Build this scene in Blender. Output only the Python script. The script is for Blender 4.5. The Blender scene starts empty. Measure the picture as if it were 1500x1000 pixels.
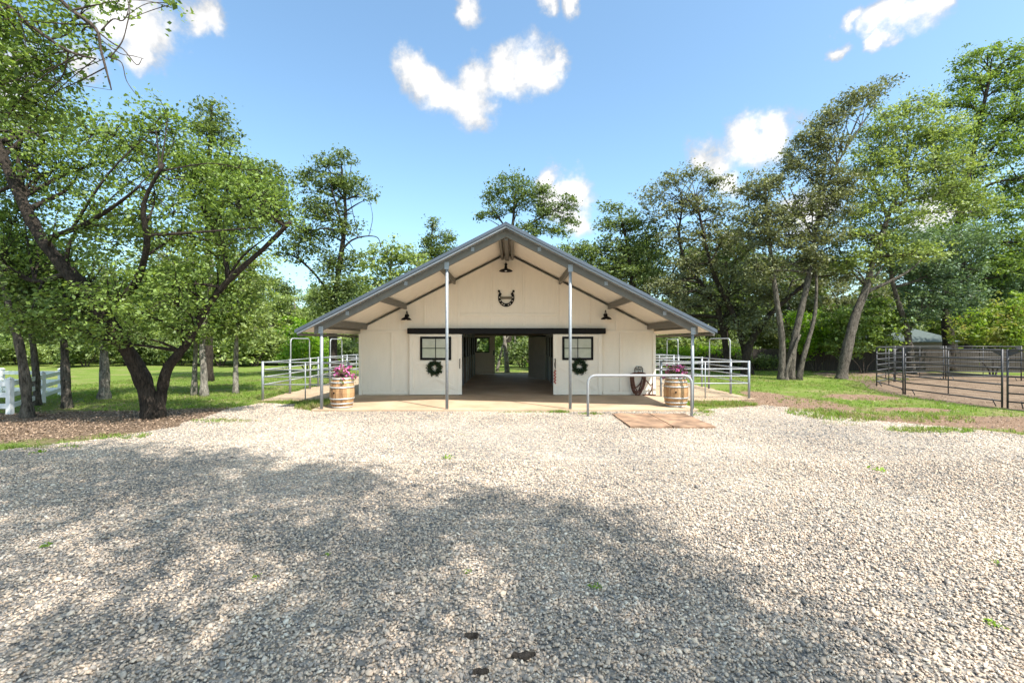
import bpy, bmesh, math, random
import numpy as np
from mathutils import Vector, Matrix

# ------------------------------------------------------------------ camera, sky, sun, exposure
F = 667.0            # focal length in photo pixels (1500 wide) = 16 mm lens
CAMH = 2.1
scene = bpy.context.scene
COL = scene.collection
cam_d = bpy.data.cameras.new('camera'); cam = bpy.data.objects.new('camera', cam_d); COL.objects.link(cam)
cam.location = (0, 0, CAMH); cam.rotation_euler = (math.radians(90), 0, 0)
cam_d.lens = 16.0; cam_d.sensor_width = 36.0; cam_d.clip_start = 0.05; cam_d.clip_end = 3000
scene.camera = cam

SUN_FROM = Vector((0.475, -0.471, 1.0)).normalized()      # towards the sun
SUN_EL = math.asin(SUN_FROM.z); SUN_AZ = math.atan2(SUN_FROM.x, SUN_FROM.y)
sun_d = bpy.data.lights.new('sun', 'SUN'); sun_d.energy = 3.15; sun_d.angle = math.radians(0.55); sun_d.color = (1.0, 0.95, 0.875)
sun = bpy.data.objects.new('sun', sun_d); COL.objects.link(sun)
sun.rotation_euler = SUN_FROM.to_track_quat('Z', 'Y').to_euler(); sun.location = (20, -20, 40)

scene.view_settings.view_transform = 'Standard'; scene.view_settings.look = 'None'
scene.view_settings.exposure = 1.55; scene.view_settings.gamma = 1.0
scene.view_settings.use_curve_mapping = False
scene.cycles.use_denoising = True
scene.cycles.max_bounces = 8; scene.cycles.diffuse_bounces = 4; scene.cycles.transmission_bounces = 4
scene.cycles.transparent_max_bounces = 8
scene.cycles.use_adaptive_sampling = False

def build_world():
    w = bpy.data.worlds.new('World'); scene.world = w; w.use_nodes = True
    nt = w.node_tree; nt.nodes.clear(); N = nt.nodes.new; L = nt.links.new
    out = N('ShaderNodeOutputWorld'); bg = N('ShaderNodeBackground'); bg.inputs['Strength'].default_value = 0.15
    sky = N('ShaderNodeTexSky'); sky.sky_type = 'NISHITA'; sky.sun_disc = False
    sky.sun_elevation = SUN_EL; sky.sun_rotation = SUN_AZ
    sky.altitude = 300; sky.air_density = 1.0; sky.dust_density = 2.5; sky.ozone_density = 1.0
    tc = N('ShaderNodeTexCoord')
    n1 = N('ShaderNodeTexNoise'); n1.inputs['Scale'].default_value = 9; n1.inputs['Detail'].default_value = 7; n1.inputs['Roughness'].default_value = 0.58
    L(tc.outputs['Generated'], n1.inputs['Vector'])
    sub = N('ShaderNodeVectorMath'); sub.operation = 'SUBTRACT'; sub.inputs[1].default_value = (0.5, 0.5, 0.5); L(n1.outputs['Color'], sub.inputs[0])
    scl = N('ShaderNodeVectorMath'); scl.operation = 'SCALE'; scl.inputs['Scale'].default_value = 0.11; L(sub.outputs[0], scl.inputs[0])
    add = N('ShaderNodeVectorMath'); add.operation = 'ADD'; L(tc.outputs['Generated'], add.inputs[0]); L(scl.outputs[0], add.inputs[1])
    # clouds: puffs at directions across the sky
    puffs = [(605,105,30),(630,120,32),(655,140,34),(690,150,40),(700,115,32),(690,165,26),(745,105,34),(785,102,32),(805,95,22),
             (805,262,22),(835,280,30),(850,290,26),(820,300,30),(845,325,22),
             (1030,228,26),(1060,235,26),(1095,215,34),(1130,200,34),(1140,185,20),(1060,270,24),
             (1255,18,18),(1300,12,30),(1340,25,30),(1365,15,18),(1290,52,18),(1240,66,14),
             (685,8,22),(800,6,20),(840,8,18),
             (160,25,48),(215,30,46),(205,65,26),(115,95,30),(295,18,24),(170,-30,60),(1370,300,40),(1180,310,34)]
    dirs = []
    for px, py, r in puffs:
        v = Vector(((px-750)/F, 1, (500-py)/F)); n = v.length; v.normalize(); dirs.append((v, r/F/n*1.22))
    rr = random.Random(4)
    for k in range(26):                     # the same broken cumulus goes on round the sky
        a = rr.uniform(math.radians(50), math.radians(310)); e = rr.uniform(0.2, 1.0)
        v = Vector((math.sin(a)*math.cos(e), math.cos(a)*math.cos(e), math.sin(e))); dirs.append((v, rr.uniform(0.07, 0.15)))
    cur = None
    for v, r in dirs:
        d = N('ShaderNodeVectorMath'); d.operation = 'DISTANCE'; d.inputs[1].default_value = v; L(add.outputs[0], d.inputs[0])
        m = N('ShaderNodeMath'); m.operation = 'MULTIPLY_ADD'; m.inputs[1].default_value = -1.0/r; m.inputs[2].default_value = 1.0; L(d.outputs['Value'], m.inputs[0])
        if cur is None: cur = m
        else:
            x = N('ShaderNodeMath'); x.operation = 'SMOOTH_MAX'; x.inputs[2].default_value = 0.15
            L(cur.outputs[0], x.inputs[0]); L(m.outputs[0], x.inputs[1]); cur = x
    n2 = N('ShaderNodeTexNoise'); n2.inputs['Scale'].default_value = 22; n2.inputs['Detail'].default_value = 9; n2.inputs['Roughness'].default_value = 0.64
    L(tc.outputs['Generated'], n2.inputs['Vector'])
    nn = N('ShaderNodeMath'); nn.operation = 'MULTIPLY_ADD'; nn.inputs[1].default_value = 1.25; nn.inputs[2].default_value = -0.62; L(n2.outputs['Fac'], nn.inputs[0])
    sm = N('ShaderNodeMath'); sm.operation = 'ADD'; L(cur.outputs[0], sm.inputs[0]); L(nn.outputs[0], sm.inputs[1])
    mr = N('ShaderNodeMapRange'); mr.interpolation_type = 'SMOOTHSTEP'; mr.inputs['From Min'].default_value = -0.06; mr.inputs['From Max'].default_value = 0.62
    L(sm.outputs[0], mr.inputs['Value'])
    cc = N('ShaderNodeMapRange'); cc.inputs['From Min'].default_value = 0.1; cc.inputs['From Max'].default_value = 0.8
    cc.inputs['To Min'].default_value = 1.55; cc.inputs['To Max'].default_value = 3.0; n3 = N('ShaderNodeTexNoise'); n3.inputs['Scale'].default_value = 13; n3.inputs['Detail'].default_value = 4; L(add.outputs[0], n3.inputs['Vector'])
    cm = N('ShaderNodeMath'); cm.operation = 'MULTIPLY_ADD'; cm.inputs[1].default_value = 1.4; cm.inputs[2].default_value = -0.7; L(n3.outputs['Fac'], cm.inputs[0])
    ca = N('ShaderNodeMath'); ca.operation = 'ADD'; L(sm.outputs[0], ca.inputs[0]); L(cm.outputs[0], ca.inputs[1]); L(ca.outputs[0], cc.inputs['Value'])
    comb = N('ShaderNodeCombineColor'); 
    for i in range(3): L(cc.outputs[0], comb.inputs[i])
    tint = N('ShaderNodeMix'); tint.data_type = 'RGBA'; tint.blend_type = 'MULTIPLY'; tint.inputs['Factor'].default_value = 1.0
    tint.inputs['B'].default_value = SKY_TINT; L(sky.outputs[0], tint.inputs['A'])
    mix = N('ShaderNodeMix'); mix.data_type = 'RGBA'
    L(mr.outputs[0], mix.inputs['Factor']); L(tint.outputs['Result'], mix.inputs['A']); L(comb.outputs[0], mix.inputs['B'])
    L(mix.outputs['Result'], bg.inputs['Color']); L(bg.outputs[0], out.inputs['Surface'])
SKY_TINT = (0.63, 0.75, 0.735, 1)
build_world()

# ------------------------------------------------------------------ helpers
rng = np.random.default_rng(7)
random.seed(7)
def W(px, py, d): return Vector(((px-750)/F*d, d, CAMH+(500-py)/F*d))
def G(px, py):                                   # ground point seen at a pixel
    d = CAMH*F/(py-500); return Vector(((px-750)/F*d, d, 0))

def tag(o, label=None, cat=None, group=None, kind=None):
    if label: o['label'] = label
    if cat: o['category'] = cat
    if group: o['group'] = group
    if kind: o['kind'] = kind
    return o
def empty(name, loc=(0,0,0), rz=0, label=None, cat=None, group=None):
    o = bpy.data.objects.new(name, None); COL.objects.link(o); o.location = loc; o.rotation_euler = (0,0,rz); o.empty_display_size = 0.2
    return tag(o, label, cat, group)
def link(name, me, mat=None, parent=None):
    if mat is not None and not me.materials: me.materials.append(mat)
    o = bpy.data.objects.new(name, me); COL.objects.link(o)
    if parent is not None:
        o.parent = parent
        p = parent; off = Vector((0,0,0))
        o.matrix_parent_inverse = Matrix.Identity(4)
    return o
def world_loc(o):
    m = Matrix.Identity(4)
    while o is not None: m = o.matrix_basis @ m; o = o.parent
    return m

class MB:
    """collects shapes (world coordinates) and builds one mesh object"""
    def __init__(s): s.v = []; s.f = []; s.smooth = []
    def raw(s, vs, fs, smooth=False):
        b = len(s.v); s.v.extend([tuple(p) for p in vs]); s.f.extend([tuple(i+b for i in f) for f in fs]); s.smooth.extend([smooth]*len(fs)); return s
    def box(s, a, b, M=None):
        (x0,y0,z0),(x1,y1,z1) = a, b
        vs = [Vector(p) for p in [(x0,y0,z0),(x1,y0,z0),(x1,y1,z0),(x0,y1,z0),(x0,y0,z1),(x1,y0,z1),(x1,y1,z1),(x0,y1,z1)]]
        if M is not None: vs = [M @ p for p in vs]
        return s.raw(vs, [(3,2,1,0),(4,5,6,7),(0,1,5,4),(1,2,6,5),(2,3,7,6),(3,0,4,7)])
    def bar(s, p, q, w, h, up=(0,0,1)):
        p, q = Vector(p), Vector(q); d = (q-p); n = d.length; d.normalize(); up = Vector(up)
        x = d.cross(up); 
        if x.length < 1e-4: x = d.cross(Vector((0,1,0)))
        x.normalize(); z = x.cross(d)
        M = Matrix(((x.x,d.x,z.x,p.x),(x.y,d.y,z.y,p.y),(x.z,d.z,z.z,p.z),(0,0,0,1)))
        return s.box((-w/2,0,-h/2),(w/2,n,h/2), M)
    def tube(s, pts, rs, n=8, cap=True, smooth=True):
        pts = [Vector(p) for p in pts]
        if not hasattr(rs, '__len__'): rs = [rs]*len(pts)
        prev = None; rings = []; vs = []
        for i, p in enumerate(pts):
            t = (pts[min(i+1,len(pts)-1)]-pts[max(i-1,0)])
            if t.length < 1e-7: t = Vector((0,0,1))
            t.normalize()
            if prev is None:
                a = Vector((1,0,0)) if abs(t.x) < 0.8 else Vector((0,1,0)); u = t.cross(a).normalized()
            else:
                u = (prev - t*prev.dot(t)); u = u.normalized() if u.length > 1e-6 else t.orthogonal().normalized()
            prev = u; w = t.cross(u)
            for k in range(n):
                an = 2*math.pi*k/n; vs.append(p + (u*math.cos(an)+w*math.sin(an))*rs[i])
        fs = []
        for i in range(len(pts)-1):
            for k in range(n):
                a = i*n+k; b = i*n+(k+1)%n; fs.append((a,b,b+n,a+n))
        s.raw(vs, fs, smooth)
        if cap:
            b = len(s.v)-len(vs); s.f.append(tuple(b+k for k in range(n))[::-1]); s.f.append(tuple(b+(len(pts)-1)*n+k for k in range(n))); s.smooth += [False,False]
        return s
    def lathe(s, prof, c, n=24, smooth=True):
        c = Vector(c); vs = []; fs = []
        for r, z in prof:
            for k in range(n):
                an = 2*math.pi*k/n; vs.append(c+Vector((r*math.cos(an), r*math.sin(an), z)))
        for i in range(len(prof)-1):
            for k in range(n):
                a = i*n+k; b = i*n+(k+1)%n; fs.append((a,b,b+n,a+n))
        return s.raw(vs, fs, smooth)
    def prism_xz(s, poly, y0, y1):                 # polygon in x,z extruded along y
        n = len(poly); vs = [(x,y0,z) for x,z in poly]+[(x,y1,z) for x,z in poly]
        fs = [tuple(range(n)), tuple(range(2*n-1,n-1,-1))]+[(i,i+n,(i+1)%n+n,(i+1)%n) for i in range(n)]
        return s.raw(vs, fs)
    def prism_xy(s, poly, z0, z1):
        n = len(poly); vs = [(x,y,z0) for x,y in poly]+[(x,y,z1) for x,y in poly]
        fs = [tuple(range(n))[::-1], tuple(range(n,2*n))]+[(i,(i+1)%n,(i+1)%n+n,i+n) for i in range(n)]
        return s.raw(vs, fs)
    def build(s, name, mat, parent=None, bevel=0, fix=True):
        me = bpy.data.meshes.new(name)
        vs = s.v
        if parent is not None:
            Mi = world_loc(parent).inverted(); vs = [tuple(Mi @ Vector(p)) for p in vs]
        me.from_pydata(vs, [], s.f); 
        me.polygons.foreach_set('use_smooth', s.smooth)
        if fix or bevel:
            bm = bmesh.new(); bm.from_mesh(me); bmesh.ops.recalc_face_normals(bm, faces=bm.faces)
            if bevel: bmesh.ops.bevel(bm, geom=[e for e in bm.edges if e.is_manifold], offset=bevel, segments=1, affect='EDGES', clamp_overlap=True)
            bm.to_mesh(me); bm.free()
        me.update()
        return link(name, me, mat, parent)

def mesh_np(name, V, Fq, attr=None, smooth=False):
    me = bpy.data.meshes.new(name); nv, nf, k = len(V), len(Fq), Fq.shape[1]
    me.vertices.add(nv); me.vertices.foreach_set('co', V.astype(np.float32).ravel())
    me.loops.add(nf*k); me.loops.foreach_set('vertex_index', Fq.astype(np.int32).ravel())
    me.polygons.add(nf); me.polygons.foreach_set('loop_start', np.arange(0, nf*k, k, dtype=np.int32))
    if smooth: me.polygons.foreach_set('use_smooth', np.ones(nf, dtype=bool))
    if attr is not None:
        a = me.attributes.new('rnd', 'FLOAT', 'FACE'); a.data.foreach_set('value', attr.astype(np.float32))
    me.update(calc_edges=True); return me

# ------------------------------------------------------------------ materials
def newmat(name):
    m = bpy.data.materials.new(name); m.use_nodes = True; nt = m.node_tree
    b = nt.nodes['Principled BSDF']; return m, nt, b
def noise(nt, scale, detail=4, rough=0.55, vec=None, coord='Object', stretch=None):
    N, L = nt.nodes.new, nt.links.new
    tx = N('ShaderNodeTexNoise'); tx.inputs['Scale'].default_value = scale; tx.inputs['Detail'].default_value = detail; tx.inputs['Roughness'].default_value = rough
    if vec is None:
        if coord == 'Position': g = N('ShaderNodeNewGeometry'); vec = g.outputs['Position']
        else: g = N('ShaderNodeTexCoord'); vec = g.outputs[coord]
    if stretch:
        mp = N('ShaderNodeMapping'); mp.inputs['Scale'].default_value = stretch; L(vec, mp.inputs['Vector']); vec = mp.outputs[0]
    L(vec, tx.inputs['Vector']); return tx
def ramp(nt, fac, stops):
    r = nt.nodes.new('ShaderNodeValToRGB'); e = r.color_ramp.elements
    while len(e) < len(stops): e.new(0.5)
    for i, (p, c) in enumerate(stops): e[i].position = p; e[i].color = (*c, 1)
    nt.links.new(fac, r.inputs['Fac']); return r
def bump(nt, b, h, strength, dist):
    n = nt.nodes.new('ShaderNodeBump'); n.inputs['Strength'].default_value = strength; n.inputs['Distance'].default_value = dist
    nt.links.new(h, n.inputs['Height']); nt.links.new(n.outputs[0], b.inputs['Normal'])
def mat_simple(name, col, rough=0.6, metal=0.0, var=0.12, scale=6, bmp=0.0, bscale=40, coord='Object', stretch=None, spec=0.5):
    m, nt, b = newmat(name)
    tx = noise(nt, scale, 6, 0.6, coord=coord, stretch=stretch)
    c = np.array(col)
    r = ramp(nt, tx.outputs['Fac'], [(0.28, tuple(c*(1-var))), (0.72, tuple(np.minimum(c*(1+var),1)))])
    nt.links.new(r.outputs[0], b.inputs['Base Color'])
    b.inputs['Roughness'].default_value = rough; b.inputs['Metallic'].default_value = metal; b.inputs['Specular IOR Level'].default_value = spec
    if bmp: bump(nt, b, noise(nt, bscale, 5, coord=coord, stretch=stretch).outputs['Fac'], bmp, 0.01)
    return m
def mat_leaf(name, dark, light, trans=0.35):
    m, nt, b = newmat(name); N, L = nt.nodes.new, nt.links.new
    at = N('ShaderNodeAttribute'); at.attribute_name = 'rnd'
    r = ramp(nt, at.outputs['Fac'], [(0.0, dark), (0.75, light), (1.0, tuple(min(c*1.35,1) for c in light))])
    L(r.outputs[0], b.inputs['Base Color']); b.inputs['Roughness'].default_value = 0.5; b.inputs['Specular IOR Level'].default_value = 0.35
    tr = N('ShaderNodeBsdfTranslucent'); 
    mx2 = N('ShaderNodeMix'); mx2.data_type = 'RGBA'; mx2.blend_type = 'MULTIPLY'; mx2.inputs['Factor'].default_value = 1; mx2.inputs['B'].default_value = (1.5,1.5,0.7,1)
    L(r.outputs[0], mx2.inputs['A']); L(mx2.outputs['Result'], tr.inputs['Color'])
    mx = N('ShaderNodeMixShader'); mx.inputs[0].default_value = trans
    L(b.outputs[0], mx.inputs[1]); L(tr.outputs[0], mx.inputs[2]); L(mx.outputs[0], nt.nodes['Material Output'].inputs['Surface'])
    return m
def mat_bark(name, dark, light, scale=5):
    m, nt, b = newmat(name)
    t1 = noise(nt, scale, 9, 0.7, coord='Position', stretch=(1.5,1.5,0.7)); t2 = noise(nt, scale*4, 6, 0.7, coord='Position', stretch=(1.6,1.6,0.3))
    mxx = nt.nodes.new('ShaderNodeMath'); mxx.operation = 'MULTIPLY_ADD'; mxx.inputs[1].default_value = 0.5
    nt.links.new(t2.outputs['Fac'], mxx.inputs[0]); 
    h = nt.nodes.new('ShaderNodeMath'); h.operation = 'MULTIPLY'; h.inputs[1].default_value = 0.5; nt.links.new(t1.outputs['Fac'], h.inputs[0]); nt.links.new(h.outputs[0], mxx.inputs[2])
    r = ramp(nt, mxx.outputs[0], [(0.41, dark), (0.58, light)]); nt.links.new(r.outputs[0], b.inputs['Base Color'])
    b.inputs['Roughness'].default_value = 0.9; b.inputs['Specular IOR Level'].default_value = 0.2
    bump(nt, b, t2.outputs['Fac'], 1.0, 0.09); return m

M = {}
M['wall'] = mat_simple('wall_paint', (0.87,0.775,0.655), 0.75, var=0.035, scale=2.5, bmp=0.12, bscale=60, stretch=(3,3,0.6))
def siding(m):
    nt = m.node_tree; N, L = nt.nodes.new, nt.links.new; b = nt.nodes['Principled BSDF']; g = N('ShaderNodeNewGeometry'); sp = N('ShaderNodeSeparateXYZ'); L(g.outputs['Position'], sp.inputs[0])
    q = N('ShaderNodeMath'); q.operation = 'PINGPONG'; q.inputs[1].default_value = 0.10; L(sp.outputs['X'], q.inputs[0])
    r = N('ShaderNodeMapRange'); r.inputs['From Min'].default_value = 0.0; r.inputs['From Max'].default_value = 0.007; L(q.outputs[0], r.inputs['Value'])
    bp = N('ShaderNodeBump'); bp.inputs['Strength'].default_value = 0.35; bp.inputs['Distance'].default_value = 0.012; L(r.outputs[0], bp.inputs['Height'])
    old = b.inputs['Normal'].links[0].from_socket; L(old, bp.inputs['Normal']); L(bp.outputs[0], b.inputs['Normal'])
def splash(m):
    nt = m.node_tree; N, L = nt.nodes.new, nt.links.new; b = nt.nodes['Principled BSDF']; src = b.inputs['Base Color'].links[0].from_socket
    g = N('ShaderNodeNewGeometry'); sp = N('ShaderNodeSeparateXYZ'); L(g.outputs['Position'], sp.inputs[0]); t = noise(nt, 5, 8, .7, coord='Position')
    a = N('ShaderNodeMath'); a.operation = 'MULTIPLY_ADD'; a.inputs[1].default_value = .9; L(t.outputs['Fac'], a.inputs[0]); iv = N('ShaderNodeMath'); iv.operation = 'MULTIPLY'; iv.inputs[1].default_value = -1.6; L(sp.outputs['Z'], iv.inputs[0]); L(iv.outputs[0], a.inputs[2])
    r = N('ShaderNodeMapRange'); r.inputs['From Min'].default_value = .05; r.inputs['From Max'].default_value = .45; r.inputs['To Max'].default_value = .55; L(a.outputs[0], r.inputs['Value'])
    mx = N('ShaderNodeMix'); mx.data_type = 'RGBA'; L(r.outputs[0], mx.inputs['Factor']); L(src, mx.inputs['A']); mx.inputs['B'].default_value = (.42,.32,.22,1); L(mx.outputs['Result'], b.inputs['Base Color'])
siding(M['wall']); splash(M['wall'])
M['trim'] = mat_simple('trim_paint', (0.87,0.78,0.665), 0.7, var=0.03, scale=4)
M['soffit'] = mat_simple('soffit_metal', (0.82,0.75,0.645), 0.55, var=0.04, scale=3)
M['roof'] = mat_simple('roof_metal', (0.085,0.105,0.135), 0.5, metal=0.2, var=0.1, scale=3)
M['rake'] = mat_simple('rake_metal', (0.24,0.26,0.28), 0.5, metal=0.2, var=0.08, scale=5)
M['channel'] = mat_simple('channel_steel', (0.155,0.145,0.125), 0.6, metal=0.1, var=0.12, scale=5)
M['galv'] = mat_simple('galvanised_steel', (0.30,0.325,0.35), 0.5, metal=0.3, var=0.14, scale=14)
M['galvb'] = mat_simple('bright_galvanised', (0.36,0.37,0.38), 0.5, metal=0.25, var=0.1, scale=14)
M['black'] = mat_simple('black_metal', (0.007,0.006,0.006), 0.6, var=0.3, scale=10, spec=0.2)
M['darksteel'] = mat_simple('dark_pipe', (0.06,0.058,0.06), 0.5, metal=0.2, var=0.25, scale=8)
M['vinyl'] = mat_simple('white_vinyl', (0.78,0.78,0.77), 0.4, var=0.05, scale=3)
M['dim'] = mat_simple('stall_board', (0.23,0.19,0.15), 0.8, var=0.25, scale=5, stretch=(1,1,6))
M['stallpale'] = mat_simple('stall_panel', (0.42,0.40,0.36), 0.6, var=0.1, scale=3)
M['mat'] = mat_simple('stall_mat', (0.26,0.16,0.098), 0.9, var=0.6, scale=2.6, bmp=0.4, bscale=30)
M['hoop'] = mat_simple('hoop_steel', (0.50,0.50,0.49), 0.5, metal=0.4, var=0.2, scale=9)
M['hose'] = mat_simple('hose_rubber', (0.13,0.05,0.03), 0.5, var=0.25, scale=9)
M['red'] = mat_simple('red_rope', (0.45,0.07,0.04), 0.7, var=0.4, scale=40)
M['fencewood'] = mat_simple('weathered_fence', (0.045,0.035,0.028), 0.9, var=0.4, scale=4, stretch=(6,6,0.6), bmp=0.3)
M['shingle'] = mat_simple('roof_shingle', (0.07,0.09,0.082), 0.9, var=0.2, scale=12)
M['house'] = mat_simple('house_wall', (0.20,0.15,0.11), 0.8, var=0.15, scale=5)
M['bulb'] = mat_simple('lamp_inside', (0.75,0.74,0.7), 0.4, var=0.03)
M['barkd'] = mat_bark('dark_bark', (0.018,0.014,0.011), (0.075,0.058,0.045))
M['barkg'] = mat_bark('grey_bark', (0.035,0.029,0.023), (0.20,0.172,0.138))
M['barkp'] = mat_bark('pale_bark', (0.10,0.088,0.075), (0.42,0.38,0.32))
M['twig'] = mat_bark('twig_bark', (0.05,0.038,0.03), (0.15,0.115,0.09))
M['oak'] = mat_leaf('oak_leaf', (0.085,0.138,0.030), (0.205,0.285,0.072))
M['dark'] = mat_leaf('dark_leaf', (0.068,0.102,0.033), (0.155,0.205,0.070))
M['grey'] = mat_leaf('greygreen_leaf', (0.092,0.105,0.052), (0.205,0.222,0.115), 0.25)
M['blue'] = mat_leaf('bluegreen_leaf', (0.070,0.115,0.065), (0.150,0.220,0.125), 0.28)
M['light'] = mat_leaf('light_leaf', (0.125,0.175,0.052), (0.27,0.335,0.115))
M['lime'] = mat_leaf('lime_leaf', (0.10,0.20,0.015), (0.22,0.36,0.03), 0.45)
M['wreath'] = mat_leaf('wreath_needles', (0.012,0.028,0.010), (0.035,0.065,0.024), 0.1)
M['petal'] = mat_leaf('pink_petal', (0.40,0.035,0.24), (0.72,0.25,0.52), 0.2)
M['grass'] = mat_leaf('grass_blade', (0.085,0.16,0.020), (0.21,0.31,0.045), 0.4)
def dry_grass():
    m = M['grass']; nt = m.node_tree; N, L = nt.nodes.new, nt.links.new; b = nt.nodes['Principled BSDF']; src = b.inputs['Base Color'].links[0].from_socket
    t = noise(nt, 0.9, 5, 0.65, coord='Position'); mr = N('ShaderNodeMapRange'); mr.inputs['From Min'].default_value = 0.46; mr.inputs['From Max'].default_value = 0.66; L(t.outputs['Fac'], mr.inputs['Value'])
    mx = N('ShaderNodeMix'); mx.data_type = 'RGBA'; L(mr.outputs[0], mx.inputs['Factor']); L(src, mx.inputs['A']); mx.inputs['B'].default_value = (0.27,0.235,0.11,1)
    for l in list(src.links):
        if l.to_node != mx: L(mx.outputs['Result'], l.to_socket)
dry_grass()
M['litter'] = mat_leaf('dead_leaf', (0.09,0.06,0.042), (0.30,0.21,0.145), 0.05)

def mat_glass():
    m, nt, b = newmat('door_glass'); b.inputs['Base Color'].default_value = (0.30,0.31,0.27,1); b.inputs['Roughness'].default_value = 0.06
    tx = noise(nt, 3, 3); r = ramp(nt, tx.outputs['Fac'], [(0.3,(0.42,0.43,0.37)),(0.7,(0.54,0.54,0.47))]); nt.links.new(r.outputs[0], b.inputs['Base Color'])
    b.inputs['Specular IOR Level'].default_value = 0.8; return m
M['glass'] = mat_glass()
def mat_clear():
    m, nt, b = newmat('clear_glass'); b.inputs['Transmission Weight'].default_value = 1.0; b.inputs['Roughness'].default_value = 0.0; b.inputs['IOR'].default_value = 1.1
    b.inputs['Base Color'].default_value = (0.9,0.95,0.92,1); return m
M['clear'] = mat_clear()
def mat_barrel():
    m, nt, b = newmat('barrel_oak'); N, L = nt.nodes.new, nt.links.new
    oi = N('ShaderNodeObjectInfo'); tx = noise(nt, 9, 7, 0.65, stretch=(3,3,0.5), coord='Position')
    a = N('ShaderNodeMath'); a.operation = 'MULTIPLY_ADD'; a.inputs[1].default_value = 0.45; L(oi.outputs['Random'], a.inputs[0])
    h = N('ShaderNodeMath'); h.operation = 'MULTIPLY'; h.inputs[1].default_value = 0.6; L(tx.outputs['Fac'], h.inputs[0]); L(h.outputs[0], a.inputs[2])
    r = ramp(nt, a.outputs[0], [(0.2,(0.12,0.06,0.028)),(0.45,(0.34,0.18,0.075)),(0.8,(0.50,0.33,0.17))]); L(r.outputs[0], b.inputs['Base Color'])
    b.inputs['Roughness'].default_value = 0.75; bump(nt, b, tx.outputs['Fac'], 0.5, 0.01); return m
M['barrel'] = mat_barrel()
def mat_slab():
    m, nt, b = newmat('tan_concrete')
    t1 = noise(nt, 0.9, 6, 0.6, coord='Position'); t2 = noise(nt, 30, 4, 0.6, coord='Position')
    r = ramp(nt, t1.outputs['Fac'], [(0.3,(0.34,0.24,0.155)),(0.55,(0.44,0.32,0.21)),(0.75,(0.50,0.38,0.265))])
    mx = nt.nodes.new('ShaderNodeMix'); mx.data_type = 'RGBA'; mx.blend_type = 'OVERLAY'; mx.inputs['Factor'].default_value = 0.3
    nt.links.new(r.outputs[0], mx.inputs['A']); nt.links.new(t2.outputs['Color'], mx.inputs['B']); nt.links.new(mx.outputs['Result'], b.inputs['Base Color'])
    b.inputs['Roughness'].default_value = 0.8; bump(nt, b, t2.outputs['Fac'], 0.1, 0.005); return m
M['slab'] = mat_slab()
def mat_stone():
    m, nt, b = newmat('gravel_stone'); N, L = nt.nodes.new, nt.links.new
    oi = N('ShaderNodeObjectInfo'); tx = noise(nt, 1.5, 3, 0.5)
    g = N('ShaderNodeNewGeometry'); big = noise(nt, 0.35, 3, 0.6, coord='Position')
    a = N('ShaderNodeMath'); a.operation = 'MULTIPLY_ADD'; a.inputs[1].default_value = 1.1; a.inputs[2].default_value = -0.55; L(big.outputs['Fac'], a.inputs[0])
    ad = N('ShaderNodeMath'); ad.operation = 'ADD'; L(oi.outputs['Random'], ad.inputs[0]); L(a.outputs[0], ad.inputs[1])
    r = ramp(nt, ad.outputs[0], [(0.0,(0.16,0.148,0.135)),(0.18,(0.31,0.275,0.24)),(0.4,(0.47,0.39,0.312)),(0.6,(0.56,0.42,0.305)),(0.8,(0.62,0.49,0.365)),(1.0,(0.67,0.59,0.48))])
    mx = N('ShaderNodeMix'); mx.data_type = 'RGBA'; mx.blend_type = 'OVERLAY'; mx.inputs['Factor'].default_value = 0.35
    L(r.outputs[0], mx.inputs['A']); L(tx.outputs['Fac'], mx.inputs['B']); L(mx.outputs['Result'], b.inputs['Base Color'])
    b.inputs['Roughness'].default_value = 0.85; b.inputs['Specular IOR Level'].default_value = 0.25; return m
M['stone'] = mat_stone()
def mat_gravel():
    m, nt, b = newmat('gravel_bed'); N, L = nt.nodes.new, nt.links.new
    g = N('ShaderNodeNewGeometry')
    vo = N('ShaderNodeTexVoronoi'); vo.inputs['Scale'].default_value = 34; L(g.outputs['Position'], vo.inputs['Vector'])
    sep = N('ShaderNodeSeparateColor'); L(vo.outputs['Color'], sep.inputs[0])
    big = noise(nt, 0.35, 4, 0.6, coord='Position')
    a = N('ShaderNodeMath'); a.operation = 'MULTIPLY_ADD'; a.inputs[1].default_value = 1.1; a.inputs[2].default_value = -0.55; L(big.outputs['Fac'], a.inputs[0])
    ad = N('ShaderNodeMath'); ad.operation = 'ADD'; L(sep.outputs[0], ad.inputs[0]); L(a.outputs[0], ad.inputs[1])
    r = ramp(nt, ad.outputs[0], [(0.0,(0.13,0.125,0.12)),(0.25,(0.225,0.21,0.19)),(0.45,(0.32,0.285,0.24)),(0.65,(0.37,0.30,0.23)),(0.85,(0.42,0.345,0.27)),(1.0,(0.48,0.435,0.375))])
    L(r.outputs[0], b.inputs['Base Color']); b.inputs['Roughness'].default_value = 0.9; b.inputs['Specular IOR Level'].default_value = 0.2
    inv = N('ShaderNodeMath'); inv.operation = 'SUBTRACT'; inv.inputs[0].default_value = 1; L(vo.outputs['Distance'], inv.inputs[1])
    bump(nt, b, inv.outputs[0], 1.0, 0.02); return m
M['gravel'] = mat_gravel()
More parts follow.
